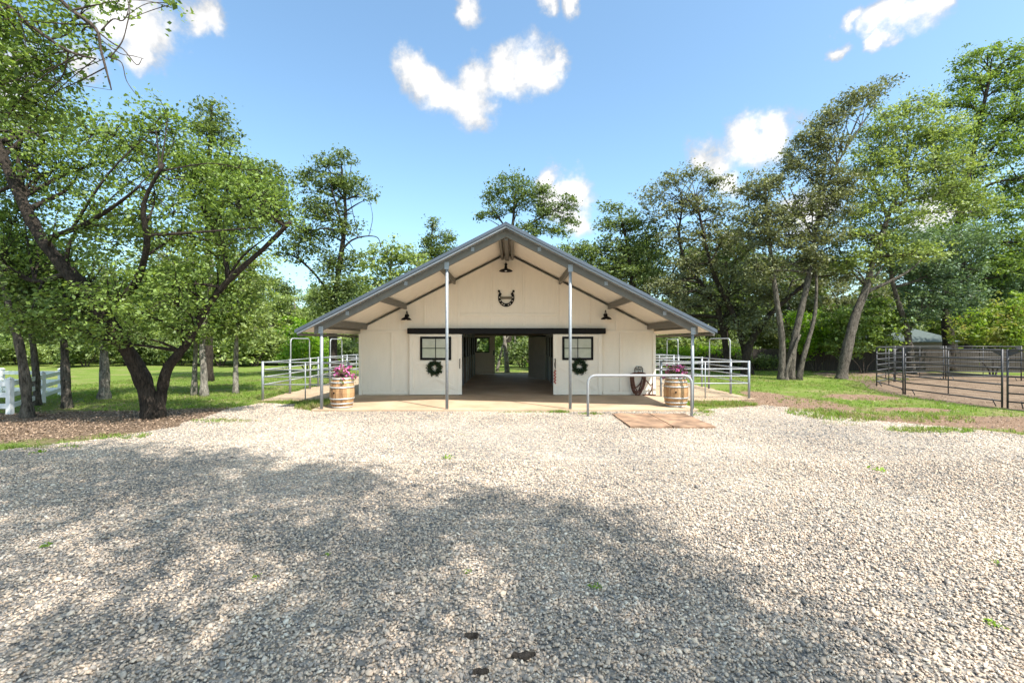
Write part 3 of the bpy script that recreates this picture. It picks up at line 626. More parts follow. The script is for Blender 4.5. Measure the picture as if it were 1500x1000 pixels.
# barn lamps
def barn_lamp(x, z, y_out, shade_r, label, drop=False):
    root = empty('barn_lamp', (x, YW, z), label=label, cat='lamp', group='black barn lamps on the gable')
    yc = YW-y_out
    MB().lathe([(0.028,0.20),(0.05,0.17),(0.055,0.10),(0.10,0.075),(0.75*shade_r,0.05),(shade_r,0.0),(shade_r,-0.015),(shade_r-.012,-0.012),(0.7*shade_r,0.035),(0.05,0.055)], (x,yc,z), 24).build('lamp_shade', M['black'], root)
    MB().lathe([(0.002,-0.03),(0.03,-0.02),(0.045,0.01),(0.03,0.045),(0.02,0.06)], (x,yc,z), 12).build('bulb', M['bulb'], root)
    pts = [(x,YW-.03,z+.16)]+[(x, YW-.03-(y_out-.03)*t, z+.16+.16*math.sin(math.pi*t)+.02*t) for t in (0.15,0.3,0.45,0.6,0.75,0.9)]+[(x,yc,z+.19)] if not drop else [(x,YW-.03,z+.30),(x,YW-.14,z+.36),(x,yc,z+.32),(x,yc,z+.19)]
    MB().tube(pts, 0.014, 8).build('gooseneck', M['black'], root)
    MB().lathe([(0.001,0),(0.06,0),(0.06,0.03),(0.001,0.03)], (0,0,0), 16)
    b = MB(); b.tube([(x,YW-.001-.0225,pts[0][2]),(x,YW-.05,pts[0][2])], 0.055, 14); b.build('wall_plate', M['black'], root)
barn_lamp((595-750)/F*17.0, 2.1+(500-468)/F*17, 0.30, 0.20, 'black gooseneck barn lamp above the sliding door without the red rope')
barn_lamp((888-750)/F*17.0, 2.1+(500-467)/F*17, 0.30, 0.20, 'black gooseneck barn lamp above the sliding door next to the hose')
barn_lamp((741-750)/F*16.9, 2.1+(500-397)/F*16.9, 0.42, 0.25, 'black barn lamp hanging under the roof ridge above the horseshoe', True)
# horseshoe
hs = empty('horseshoe_sign', (wx(741),YW,3.8), label='black metal horseshoe with a cross plate on the cream gable', cat='horseshoe')
cx, cz = wx(741.5), 2.1+(500-436)/F*YW
o_, i_ = [], []
for k in range(29):
    a = math.radians(-90-128+256*k/28); t = abs(k-14)/14; R1 = 0.31; ro, ri = R1, R1-0.115+0.02*t
    o_.append((cx+ro*math.cos(a)*(1.0), cz+ro*math.sin(a)*1.12)); i_.append((cx+ri*math.cos(a), cz+ri*math.sin(a)*1.12))
m = MB(); n = len(o_)
V = [(x,YW-.055,z) for x,z in o_]+[(x,YW-.055,z) for x,z in i_]+[(x,YW-.0235,z) for x,z in o_]+[(x,YW-.0235,z) for x,z in i_]; Fq = []
for k in range(n-1): Fq += [(k,k+1,n+k+1,n+k),(2*n+k,3*n+k,3*n+k+1,2*n+k+1),(k,2*n+k,2*n+k+1,k+1),(n+k,n+k+1,3*n+k+1,3*n+k)]
Fq += [(0,n,3*n,2*n),(n-1,3*n-1,4*n-1,2*n-1)][:1]+[(n-1,3*n-1,4*n-1,2*n-1)]
m.raw(V,Fq).build('shoe', M['black'], hs)
for sx in (-1,1): 
    ex, ez = (o_[0] if sx<0 else o_[-1]); MB().box((ex-.04+sx*.03,YW-.062,ez-.01),(ex+.07+sx*.03-.03,YW-.0235,ez+.07)).build('heel', M['black'], hs, bevel=.008)
MB().box((cx-.235,YW-.066,cz-.055),(cx+.235,YW-.0555,cz+.035)).build('cross_plate', mat_simple('bronze_plate',(0.13,0.095,0.06),0.4,metal=.5), hs, bevel=.006)
for k in (4,7,10,12,16,18,21,24):
    a = math.radians(-90-128+256*k/28); x, z = cx+.255*math.cos(a), cz+.255*1.12*math.sin(a)
    MB().tube([(x,YW-.0555,z),(x,YW-.062,z)], 0.020, 8).build('nail_hole', M['wall'], hs)

# wreaths
def leaf_cloud(P, size, up=0.5, n=None, aspect=0.5, r=None):
    """kite-shaped leaves at points P; returns V, F, rnd"""
    r = r or rng; n = len(P); nrm = r.normal(0,1,(n,3)); nrm[:,2] = np.abs(nrm[:,2])*(1+up)+up*0.4; nrm /= np.linalg.norm(nrm,axis=1)[:,None]
    t = r.normal(0,1,(n,3)); t -= nrm*np.sum(t*nrm,axis=1)[:,None]; t /= np.linalg.norm(t,axis=1)[:,None]; b = np.cross(nrm,t)
    s = (size*np.clip(r.lognormal(-.03,.32,n),.45,1.9))[:,None]; fold = nrm*s*0.12
    V = np.stack([P-t*s*0.5, P+b*s*aspect*0.5+t*s*0.06+fold, P+t*s*0.5, P-b*s*aspect*0.5+t*s*0.06+fold],axis=1).reshape(-1,3)
    return V, np.arange(n*4).reshape(-1,4), r.uniform(0,1,n)
def leaves_obj(name, P, size, mat, parent, up=0.5, aspect=0.5, hole=None):
    V, Fq, a = leaf_cloud(np.asarray(P), size, up, aspect=aspect)
    if parent is not None: V = V - np.array(world_loc(parent).translation)
    me = mesh_np(name, V, Fq, a); return link(name, me, mat, parent)
def wreath(px, py, lab):
    y = YW-0.165; x, z = (px-750)/F*y, 2.1+(500-py)/F*y
    root = empty('wreath', (x,y,z), label=lab, cat='wreath', group='evergreen wreaths on the sliding doors')
    MB().tube([(x+.2*math.cos(a),y+.01,z+.2*math.sin(a)) for a in np.linspace(0,6.2832,25)], 0.035, 8).build('wreath_ring', M['twig'], root)
    n = 1500; a = rng.uniform(0,6.283,n); rr = 0.2+rng.normal(0,0.045,n)+0.02*np.sin(a*9)
    P = np.column_stack([x+rr*np.cos(a), y-.01+rng.normal(0,.022,n), z+rr*np.sin(a)]); leaves_obj('foliage', P, 0.075, M['wreath'], root, 0.0, 0.3)
    MB().tube([(x,y+.02,z+.2),(x,y+.02,z+.34)], .006, 5).build('hanger', M['black'], root)
wreath(636.5, 539, 'round evergreen wreath on the sliding door without a red rope')
wreath(849, 537, 'round evergreen wreath on the sliding door next to the red rope')
# red lead rope on the right door edge
rp = empty('lead_rope', (DR[0]-.93,YW-.14,1.1), label='red lead rope hanging by the sliding door handle', cat='rope')
x = (813-750)/F*17.05; yv = YW-.16
MB().tube([(x+.012*math.sin(k*1.3), yv, 1.45-k*.06) for k in range(9)], .011, 6).build('cord', M['darksteel'], rp)
MB().tube([(x+.035*math.sin(k*1.1), yv-.02+.02*math.cos(k*1.1), 1.02-k*.02) for k in range(26)], .02, 6).build('braid', M['red'], rp)

# hose on an iron hanger
hx, hy = (937-750)/F*17.15, YW-.10
hg = empty('hose_hanger', (hx,YW,1.1), label='black scrolled iron hose hanger on the cream wall', cat='hanger')
m = MB(); zt = 2.1+(500-537)/F*17.15
m.tube([(hx-.14,YW-.03,zt-.32),(hx-.15,YW-.03,zt-.08),(hx-.09,YW-.03,zt),(hx+.09,YW-.03,zt),(hx+.15,YW-.03,zt-.08),(hx+.14,YW-.03,zt-.32)], .013, 6)
for sx in (-1,1): m.tube([(hx+sx*(.065+.045*math.cos(t)*(1-t/9)),YW-.03,zt-.12+.07*math.sin(t)*(1-t/9)) for t in np.linspace(0,7,16)], .009, 5)
m.tube([(hx,YW-.03,zt),(hx,YW-.03,zt-.3)], .01, 5); m.build('scroll_frame', M['black'], hg)
m = MB(); m.tube([(hx+.17*math.cos(a),hy-.05,zt-.34+.10*math.sin(a)) for a in np.linspace(0.0,3.1416,9)], .03, 6); m.build('cradle', M['black'], hg)
pts = []; r_ = random.Random(3); loops = 9
for L_ in range(loops):
    w_, dn, off = .20+r_.uniform(-.02,.07), .62+r_.uniform(-.12,.20), -.02*L_+r_.uniform(-.06,.02); yy = hy-.13+.019*L_
    for k in range(20):
        a = math.pi/2-2*math.pi*k/20; z = math.sin(a)
        pts.append((hx+off*(1-z)*.5+w_*math.cos(a)*(1.0+.15*(z<0)), yy+.001*k, zt-.28+(z*.06 if z>0 else z*dn)))
pts += [(hx+.28,hy-.06,zt-.55),(hx+.42,hy-.03,zt-.72),(hx+.50,hy-.02,zt-.62),(hx+.46,hy-.02,zt-.86),(hx+.36,hy-.02,SLABZ+.03),(hx+.10,hy-.08,SLABZ+.025),(hx+.60,hy-.05,SLABZ+.025)]
ho = MB().tube(pts, .024, 6).build('garden_hose', M['hose']); tag(ho, 'brown rubber garden hose coiled in loops on the iron hanger', 'hose')

# barrels with flowers
def barrel(px, yb_, flab, blab, seed, fl):
    x = (px-750)/F*yb_; root = empty('wine_barrel', (x,yb_,SLABZ), label=blab, cat='barrel', group='half-weathered oak barrels on the porch')
    H = 0.92; n = 22; r_ = random.Random(seed)
    def rad(t): return 0.285+0.085*(1-(2*t-1)**2)
    ts = [0,.12,.3,.5,.7,.88,1]
    for k in range(n):
        a0, a1 = 2*math.pi*(k+.02)/n, 2*math.pi*(k+.98)/n; V = []; Fq = []
        jit = r_.uniform(-.003,.003)
        for t in ts:
            for rr, a in ((rad(t)+jit,a0),(rad(t)+jit,a1),(rad(t)-.025,a1),(rad(t)-.025,a0)): V.append((x+rr*math.cos(a), yb_+rr*math.sin(a), SLABZ+.004+t*H))
        for i in range(len(ts)-1):
            for q in range(4): Fq.append((i*4+q,i*4+(q+1)%4,i*4+4+(q+1)%4,i*4+4+q))
        Fq += [(3,2,1,0),tuple(len(V)-4+q for q in range(4))]
        MB().raw(V,Fq).build('stave', M['barrel'], root)
    for t0, t1 in ((.005,.055),(.13,.175),(.29,.335),(.665,.71),(.825,.87),(.945,.995)):
        MB().lathe([(rad(t)+d, t*H) for t,d in ((t0,.003),(t0,.009),(t1,.009),(t1,.003))], (x,yb_,SLABZ+.004), 32, smooth=True).build('hoop', M['hoop'], root)
    MB().lathe([(0.001,0),(rad(.93)-.027,0),(rad(.93)-.027,.02),(0.001,.02)], (x,yb_,SLABZ+.93*H-.03), 24).build('barrel_head', M['dim'], root)
    a = -1.9; MB().tube([(x+(rad(.52)-.01)*math.cos(a),yb_+(rad(.52)-.01)*math.sin(a),SLABZ+.52*H),(x+(rad(.52)+.006)*math.cos(a),yb_+(rad(.52)+.006)*math.sin(a),SLABZ+.52*H)], .028, 10).build('bung', M['black'], root)
    fr = empty('petunia_planting', (x,yb_,SLABZ+.91), label=flab, cat='flowers', group='petunias planted in the barrel tops')
    rg = np.random.default_rng(seed); zt = SLABZ+.93*H
    MB().lathe([(0.001,-.012),(.24,-.012),(.255,.06),(.24,.075),(0.001,.075)], (x,yb_,zt+.003), 20).build('soil', M['pensand'], fr)
    st = MB(); tips = []
    for k in range(34):
        a = rg.uniform(0,6.283); rr = rg.uniform(.05,.36); h = rg.uniform(.08,.24) if rr < .27 else rg.uniform(-.16,.10)
        tip = Vector((x+rr*math.cos(a), yb_+rr*math.sin(a), zt+.08+h)); tips.append(tip)
        b0 = Vector((x+.3*rr*math.cos(a), yb_+.3*rr*math.sin(a), zt+.06)); st.tube([b0,(b0+tip)/2+Vector((0,0,.05)),tip], .006, 4)
    st.build('stems', M['grass'], fr)
    P = np.concatenate([np.array(t)+rg.normal(0,.045,(22,3)) for t in tips]); leaves_obj('foliage', P, .05, M['dark'], fr, .3, .6)
    bl = []
    for k in range(fl):
        t = tips[rg.integers(len(tips))]; c = np.array(t)+rg.normal(0,.05,3)+np.array((0,0,.02)); bl.append(c+rg.normal(0,.013,(7,3)))
    leaves_obj('blossoms', np.concatenate(bl), .055, M['petal'], fr, .2, .9)
barrel(501, 14.05, 'pink petunias in the barrel beside the green grass corner', 'oak wine barrel beside the grass patch, away from the hitching rail', 11, 120)
barrel(990, 14.25, 'pink petunias in the barrel behind the hitching rail', 'oak wine barrel behind the hitching rail near the hose', 23, 100)

# hitching rail
def pipe_arch(name, p0, p1, h, r, rad_, mat, parent=None):
    p0, p1 = Vector(p0), Vector(p1); d = (p1-p0).normalized(); up = Vector((0,0,1)); pts = [p0]
    for a in np.linspace(0, math.pi/2, 6): pts.append(p0+up*(h-rad_+rad_*math.sin(a))+d*(rad_-rad_*math.cos(a)))
    for a in np.linspace(math.pi/2, 0, 6): pts.append(p1+up*(h-rad_+rad_*math.sin(a))-d*(rad_-rad_*math.cos(a)))
    pts.append(p1); return MB().tube(pts, r, 10).build(name, mat, parent)
hr = pipe_arch('hitching_rail', (2.12,12.72,-.05), (5.02,12.72,-.05), 1.20, .036, .22, M['galvb']); tag(hr, 'pale bent-pipe hitching rail standing in gravel before the porch', 'hitching rail')
# two stall mats
for i, (x0, x1) in enumerate(((2.86,3.87),(3.90,4.90))):
    m = MB(); n = 8; V = []; r_ = random.Random(i); 
    for j in range(n+1):
        for k in range(n+1):
            e = min(j,k,n-j,n-k); V.append((x0+(x1-x0)*k/n+r_.uniform(-.006,.006), 10.98+2.0*j/n+r_.uniform(-.006,.006)-(.03 if i else 0), .045+.008*math.sin(k*.9+i)+(.014*r_.random() if e==0 else 0)))
    Nn = (n+1)**2; V += [(x,y,.010) for x,y,z in V]; Fq = []
    for j in range(n):
        for k in range(n):
            a = j*(n+1)+k; Fq += [(a,a+1,a+n+2,a+n+1),(a+Nn,a+n+1+Nn,a+n+2+Nn,a+1+Nn)]
    for k in range(n):
        for a,b in ((k,k+1),(n*(n+1)+k+1,n*(n+1)+k),((k+1)*(n+1),k*(n+1)),(k*(n+1)+n,(k+1)*(n+1)+n)): Fq.append((a,b,b+Nn,a+Nn))
    o = m.raw(V,Fq,False).build('stall_mat', M['mat']); tag(o, ('dusty brown stall mat, the one towards the aisle doors' if i==0 else 'dusty brown stall mat, the one towards the flower barrel'), 'mat', 'dusty mats lying on the gravel')

# ------------------------------------------------------------------ pipe corrals beside the barn
def corral(sx, xs, y0, y1, arches, lab):
    root = empty('pipe_corral', (xs,y0,0), label=lab, cat='corral', group='galvanised pipe runs along the barn')
    xb_ = XC+sx*(HW+.10); zs = (1.35,1.09,.83,.56)
    mat = M['galvb']
    def post(x,y,h=1.39,r=.042): MB().tube([(x,y,-.05),(x,y,h)], r, 10).build('post', M['galv'], root)
    def rails(a, b):
        for z in zs: MB().tube([(a[0],a[1],z),(b[0],b[1],z)], .021, 8).build('rail', mat, root)
    post(xs,y0); post(xb_,y0+.05); rails((xs,y0),(xb_,y0))
    post(xs+(xb_-xs)*.5, y0, 1.36, .02)
    ys = [y0]
    for a0, a1 in arches: ys += [a0-.06, a1+.06]
    ys += [y1]
    for i in range(0,len(ys)-1):
        rails((xs,ys[i]),(xs,ys[i+1]))
        if i: post(xs,ys[i])
        if ys[i+1]-ys[i] > 2.2: post(xs,(ys[i]+ys[i+1])/2,1.36,.02)
    post(xs,y1); rails((xs,y1),(xb_,y1))
    for yy in (20.95, 24.6): rails((xs,yy),(xb_,yy)); post(xs+.02*sx,yy); post(xb_,yy)
    for a0, a1 in arches: pipe_arch('gate_arch', (xs,a0,-.02),(xs,a1,-.02), 2.24, .024, .16, mat, root)
corral(-1, -8.9, 16.25, 28.2, [(18.3,20.0),(22.3,23.8)], 'galvanised pipe corral along the barn on the white fence side')
corral(1, 8.72, 16.75, 28.2, [(18.2,20.1),(23.9,25.6)], 'galvanised pipe corral along the barn on the round pen side')

# ------------------------------------------------------------------ round pen
pen = empty('round_pen', (PC[0],PC[1],0), label='dark steel panel round pen with sandy floor', cat='pen')
angs = [142,167,192,217,242,117.5,93,68.5,44,20,-5,-30,-56,-81,-100]
angs = sorted(a % 360 for a in angs); PV = [(PC[0]+PR*math.cos(math.radians(a)), PC[1]+PR*math.sin(math.radians(a))) for a in angs]
for i in range(len(PV)):
    a, b = Vector((*PV[i],0)), Vector((*PV[(i+1)%len(PV)],0)); d = (b-a).normalized(); a2, b2 = a+d*.07, b-d*.07
    pm = empty('pen_panel', a2); pm.parent = pen; pm.location = a2-Vector((PC[0],PC[1],0))
    for e in (a2,b2): MB().tube([(e.x,e.y,.0),(e.x,e.y,1.86)], .027, 8).build('upright', M['darksteel'], pm)
    for z in (.22,.48,.74,1.0,1.26,1.52,1.83): MB().tube([(a2.x,a2.y,z),(b2.x,b2.y,z)], .024, 8).build('rail', M['darksteel'], pm)
    c = (a2+b2)/2; MB().tube([(c.x,c.y,.25),(c.x,c.y,1.83)], .018, 6).build('stay', M['darksteel'], pm)
    for e, sgn in ((a2,1),(b2,-1)):
        n = Vector((-d.y,d.x,0))*.006; q = e+d*sgn*.34; V = [Vector((e.x,e.y,1.80)),Vector((q.x,q.y,1.80)),Vector((e.x,e.y,1.62))]
        MB().raw([v+n for v in V]+[v-n for v in V], [(0,1,2),(5,4,3),(0,3,4,1),(1,4,5,2),(2,5,3,0)]).build('gusset_plate', M['darksteel'], pm)
        f = e+d*sgn*.30; n2 = Vector((-d.y,d.x,0))*.12
        MB().tube([(f.x,f.y,.25),(f.x+n2.x,f.y+n2.y,.02)], .016, 6).build('foot', M['darksteel'], pm)

# ------------------------------------------------------------------ white vinyl fence
vf = empty('vinyl_fence', (-17.4,17.6,0), label='white vinyl rail fence beside the oak trunks', cat='fence')
runA = [(-14.45,13.1),(-16.1,15.6),(-17.55,17.7)]; runB = [(-17.55,17.7),(-19.9,17.75),(-22.3,17.8),(-24.7,17.85)]; runA0 = [(-12.9+.0,10.75),(-14.45,13.1)]
seen = set()
def vpost(x,y):
    if (x,y) in seen: return
    seen.add((x,y)); p_ = MB().box((x-.064,y-.064,-.03),(x+.064,y+.064,1.02)).build('fence_post', M['vinyl'], vf, bevel=.006)
    MB().raw([(x-.078,y-.078,1.022),(x+.078,y-.078,1.022),(x+.078,y+.078,1.022),(x-.078,y+.078,1.022),(x,y,1.085)], [(3,2,1,0),(0,1,4),(1,2,4),(2,3,4),(3,0,4)]).build('post_cap', M['vinyl'], p_)
for run in (runA, runB, [(-14.45,13.1),(-17.0,12.9),(-19.6,12.7)]):
    for i in range(len(run)):
        vpost(*run[i])
        if i:
            a, b = Vector((*run[i-1],0)), Vector((*run[i],0)); d = (b-a).normalized()
            for z in (.24,.56,.88): MB().bar(a+d*.066+Vector((0,0,z)), b-d*.066+Vector((0,0,z)), .04, .14).build('fence_rail', M['vinyl'], vf, bevel=.005)

# ------------------------------------------------------------------ wood fence, house beyond
wf = empty('board_fence', (24,34,0), label='dark weathered board fence behind the round pen', cat='fence')
r_ = random.Random(9); fa, fb = Vector((13.5,33.0,0)), Vector((47,30.5,0)); d = (fb-fa).normalized(); nrm = Vector((-d.y,d.x,0)); n = int((fb-fa).length/.155)
plank = MB().box((-.071,-.010,0),(.071,.010,1.55)); pl_me = None
for k in range(n):
    if pl_me is None:
        pl_me = bpy.data.meshes.new('plank'); pl_me.from_pydata(plank.v, [], plank.f); pl_me.materials.append(M['fencewood'])
    o = bpy.data.objects.new('plank', pl_me); COL.objects.link(o); o.parent = wf
    p = fa+d*(.155*k); o.location = p-wf.location+Vector((0,0,.02+r_.uniform(-.015,.02))); o.rotation_euler = (r_.uniform(-.01,.01),r_.uniform(-.008,.008),math.atan2(d.y,d.x)); o.scale = (1,1,r_.uniform(.98,1.02))
for z in (.35,1.25): MB().bar(fa+nrm*.035+Vector((0,0,z)), fb+nrm*.035+Vector((0,0,z)), .045, .09).build('fence_rail', M['fencewood'], wf)
for k in range(0,15):
    p = fa+d*2.4*k+nrm*.11; MB().box((p.x-.05,p.y-.05,-.05),(p.x+.05,p.y+.05,1.5)).build('fence_post', M['fencewood'], wf)
hs_ = empty('small_house', (34,41,0), label='low house with grey-green hipped roof beyond the board fence', cat='house')
x0,x1,y0,y1 = 31.2,39,39,45
MB().box((x0+.4,y0+.4,0),(x1-.4,y1-.4,2.05)).build('house_wall', M['house'], hs_)
V = [(x0,y0,2.06),(x1,y0,2.06),(x1,y1,2.06),(x0,y1,2.06),(x0+2.2,42,3.35),(x1-2.2,42,3.35)]
MB().raw(V,[(0,1,5,4),(1,2,5),(2,3,4,5),(3,0,4),(3,2,1,0)]).build('house_roof', M['shingle'], hs_)
MB().box((x0+1.0,y0+.36,.9),(x0+2.0,y0+.398,1.8)).build('house_window', M['glass'], hs_)

# ------------------------------------------------------------------ trees
def smooth_path(pts, n=3):
    pts = [Vector(p) for p in pts]; out = []
    for i in range(len(pts)-1):
        p0 = pts[max(i-1,0)]; p1 = pts[i]; p2 = pts[i+1]; p3 = pts[min(i+2,len(pts)-1)]
        for k in range(n):
            t = k/n; out.append(0.5*((2*p1)+(p2-p0)*t+(2*p0-5*p1+4*p2-p3)*t*t+(3*p1-p0-3*p2+p3)*t**3))
    out.append(pts[-1]); return out
COVER = 1.5
def make_tree(name, label, cat, stems, blobs, leaf, bark, lsize=.12, cover=2.6, clump=.55, per=45, group=None, seed=1, limbs=4, twigs=True, up=.5, base=None, flare=.4, flatten=.5, aspect=.55):
    """stems: [(points, r0, r1)]; blobs: [(centre, (rx,ry,rz))] in metres"""
    rg = np.random.default_rng(seed); rd_ = random.Random(seed)
    b0 = base or (stems[0][0][0] if stems else blobs[0][0]); root = empty(name, (b0[0],b0[1],0), label=label, cat=cat, group=group); off = np.array([b0[0],b0[1],0.0])
    tm = MB(); nodes = []
    for pts, r0, r1 in stems:
        sp = smooth_path(pts, 4); L_ = len(sp); w = []
        for i, p in enumerate(sp):
            t = i/(L_-1); r = r0+(r1-r0)*t; r *= 1+.13*rd_.uniform(-1,1)
            if p.z < .5 and t < .4: r *= 1+flare*(1-max(p.z,0)/.5)**2
            w.append(r); 
            if i and p.z > 1.6: nodes.append((p, r))
        sp[0] = sp[0]-Vector((0,0,.15)) if sp[0].z < .3 else sp[0]
        tm.tube(sp, w, 10 if r0 > .12 else 7)
    allP = []
    for bi, (c, rad) in enumerate(blobs):
        c = Vector(c); rx, ry, rz = rad
        A = math.pi*rx*rz; clump_ = clump*.78; per_ = max(14, int(per*.6)); nl = int(A*cover*COVER/(lsize*lsize*aspect*.5)); nc = max(3, int(nl/per_))
        v = rg.normal(0,1,(nc,3)); v /= np.linalg.norm(v,axis=1)[:,None]; rr = rg.uniform(0,1,nc)**.45*rg.uniform(.72,1.3,nc)
        C = np.array(c)+v*rr[:,None]*np.array([rx,ry,rz])
        # limbs into the blob
        lim = []
        if nodes:
            for k in range(limbs):
                tgt = Vector(C[rg.integers(nc)]); tgt = c+(tgt-c)*.75
                nd = min(rd_.sample(nodes, min(len(nodes),14)), key=lambda q: (q[0]-tgt).length+max(0,q[0].z-tgt.z)*1.5)
                p0 = nd[0]; mid = (p0+tgt)/2+Vector((rd_.uniform(-1,1),rd_.uniform(-1,1),rd_.uniform(-.1,.8)))*.12*(tgt-p0).length
                sp = smooth_path([p0, mid, tgt], 4); r0 = min(nd[1]*.6, .028*(tgt-p0).length+.012); rs = [r0+(max(.008,r0*.2)-r0)*i/(len(sp)-1) for i in range(len(sp))]
                tm.tube(sp, rs, 6, cap=False)
                lim += sp[2:]
        if twigs and lim:
            La = np.array([tuple(p) for p in lim])
            for ci in range(0, nc, 2):
                q = La[np.argmin(np.linalg.norm(La-C[ci],axis=1))]; e = Vector(C[ci]); q = Vector(q); m_ = (q+e)/2+Vector((0,0,.12*(e-q).length))
                tm.tube([q,m_,e], [.014,.010,.005], 3, cap=False)
        cnt = rg.poisson(per_, nc); idx = np.repeat(np.arange(nc), cnt); cs = clump_*rg.uniform(.55,1.35,nc)
        P = C[idx]+rg.normal(0,1,(len(idx),3))*(cs[idx]*.5)[:,None]*np.array([1,1,flatten]); allP.append(P)
    if tm.v: tm.build('trunk', bark, root, fix=False)
    if allP:
        P = np.concatenate(allP); P = P[P[:,2] > .15]; V, Fq, a = leaf_cloud(P, lsize, up, aspect=aspect, r=rg); me = mesh_np('crown', V-off, Fq, a); link('crown', me, leaf, root)
    return root
def B(d, *lst, dz=.95):
    """crown lobes seen at pixel, radius px,py, at depth d (+ offset)"""
    out = []
    for t in lst:
        px, py, rx, ry = t[:4]; dd = d+(t[4] if len(t) > 4 else 0); k = dd/F
        out.append((W(px,py,dd), (rx*k, max(rx,ry)*k*dz, ry*k)))
    return out
def S(d, pts, r0, r1):
    out = []
    for t in pts: out.append(W(t[0],t[1],d+(t[2] if len(t) > 2 else 0)))
    return (out, r0, r1)
def Sg(base, d, pts, r0, r1):          # stem that starts on the ground
    b = Vector(((base-750)/F*d, d, 0)); p, a, c = S(d, pts, r0, r1); return ([b]+p, a, c)

# --- the big dark oak by the drive
make_tree('oak_tree', 'big dark-barked oak with forked trunk beside the gravel drive', 'tree',
  [Sg(224,12.5,[(213,568,-.1),(199,535,-.3),(170,488,-.7),(135,438,-1.0),(95,392,-1.1),(62,352,-1.1),(30,290,-.9),(-5,210,-.6),(-30,140,0)],.225,.09),
   Sg(231,12.5,[(237,572),(246,538,-.1),(272,505,-.2),(300,455,-.4),(335,410,-.6),(385,365,-.8),(425,325,-1)],.15,.045),
   S(11.8,[(150,455),(195,420,-.5),(215,360,-1),(210,300,-1.3),(240,240,-1.5)],.11,.03),
   S(11.8,[(62,352),(120,330,-.8),(170,300,-1.2),(205,272,-1.5)],.07,.02),
   S(12.0,[(335,410),(325,360,.5),(300,310,1),(290,270,1.2)],.08,.02),
   S(11.7,[(100,400),(50,412,.6),(0,390,1)],.08,.02)],
  B(12.4,(50,260,85,75,.6),(140,225,85,60,.2),(215,215,70,55,-.4),(290,275,75,60),(365,290,60,50,-.6),(405,315,32,38,-.8),(60,390,80,55,1),(150,330,75,55,-1),(235,330,70,60,-.8),(320,360,60,45,-.4),(110,455,75,42,-.6),(200,440,80,50,-1.2),(270,420,60,45,-.6),(165,492,60,22,-.8),(255,480,45,22,-.6),(60,470,55,30,.6),(10,330,60,80,1),(20,200,60,60,.8),(90,180,50,40,.6),(330,240,40,30,-.2),(240,180,40,30,-.4)),
  M['oak'], M['barkd'], lsize=.09, cover=.98, clump=.42, per=30, seed=21, flare=.4, limbs=4, aspect=.6)
# --- the tree out of frame whose boughs hang in at the top
make_tree('overhanging_oak', 'oak boughs with a few bare twigs hanging against the cloud', 'tree',
  [([Vector((-14.5,7.2,0)),Vector((-14.2,7.3,3)),Vector((-13.4,7.6,6)),Vector((-12.4,8,8.5)),Vector((-11,8.3,10.2))],.32,.12),
   S(8.6,[(-130,130),(-60,20),(0,5),(45,38),(100,75),(140,86)],.06,.012),
   S(8.6,[(-40,-60),(60,-20),(105,15),(140,42),(148,75),(160,120),(163,132)],.05,.008),
   S(8.6,[(105,15),(160,60),(180,72),(200,95),(208,85)],.016,.005), S(8.6,[(148,45),(165,28),(180,30),(188,12),(183,-20)],.014,.006),
   S(8.6,[(160,85),(178,62),(186,35),(190,10),(185,-30)],.012,.007), S(8.6,[(163,85),(178,92),(185,118),(200,140)],.012,.004), S(8.6,[(150,60),(175,78),(195,82),(210,86)],.010,.004)],
  B(8.8,(15,40,60,70),(50,95,50,55,.2),(20,140,60,45,.3),(95,25,40,35),(125,60,26,20),(-60,60,90,100,.5),(255,8,12,10),(150,-5,40,14),(60,160,40,25,.4)),
  M['oak'], M['twig'], lsize=.095, cover=1.1, clump=.45, per=34, seed=5, limbs=3, aspect=.55)
# --- the oak behind the camera that shades the yard
SHB = [((4.2,1.0,9.3),(1.3,.9,.8)),((5.3,.1,9.3),(1.2,1,.8)),((6.0,-1.1,9.3),(.9,1.2,.8)),((1.4,2.5,9.4),(1.6,.9,.8)),((-1.2,3.3,9.4),(1.8,.9,.8)),((-4,4.0,9.4),(2,.8,.8)),((3.0,-.1,9.2),(2.2,1.9,.9)),((.6,1.2,9.4),(2.2,1.8,.9)),((-2.2,2.2,9.6),(2.4,1.5,.9)),((-4.8,3.0,9.4),(2.4,1.2,.8)),((5.0,-1.9,9.4),(1.5,1.6,1.0)),((5.9,-3.6,9.2),(1.2,1.6,1.0)),((2.4,-2.8,10),(2.4,1.4,1.2)),((-.9,-1.3,10),(2.2,1.3,1.1)),((-4.6,.4,10),(2.2,1.0,1.0)),((4.4,-6,10),(2.4,2,1.4)),((0,-4.5,10.5),(3,1.8,1.4)),((-5,-3,10.5),(3,1.8,1.2))]
make_tree('shade_oak', 'tall oak behind the yard casting dappled shade on the gravel', 'tree',
  [([Vector((6.5,-12,0)),Vector((6.4,-11.8,5)),Vector((5.8,-10.5,10)),Vector((5.2,-8.5,13.5)),Vector((4.5,-6.5,16))],.46,.12),
   ([Vector((6.4,-11.8,5)),Vector((7.8,-10,10)),Vector((8.8,-7.5,13.5)),Vector((9,-6,15.5))],.27,.08),
   ([Vector((5.8,-10.5,10)),Vector((3,-8.5,12.5)),Vector((-.5,-5,14.5)),Vector((-2.5,-2,15.5))],.22,.05)],
  [((x+.475*6,y-.471*6,z+6),r) for (x,y,z),r in SHB],
  M['oak'], M['barkg'], lsize=.14, cover=1.5, clump=.75, per=40, seed=9, limbs=4, aspect=.6)
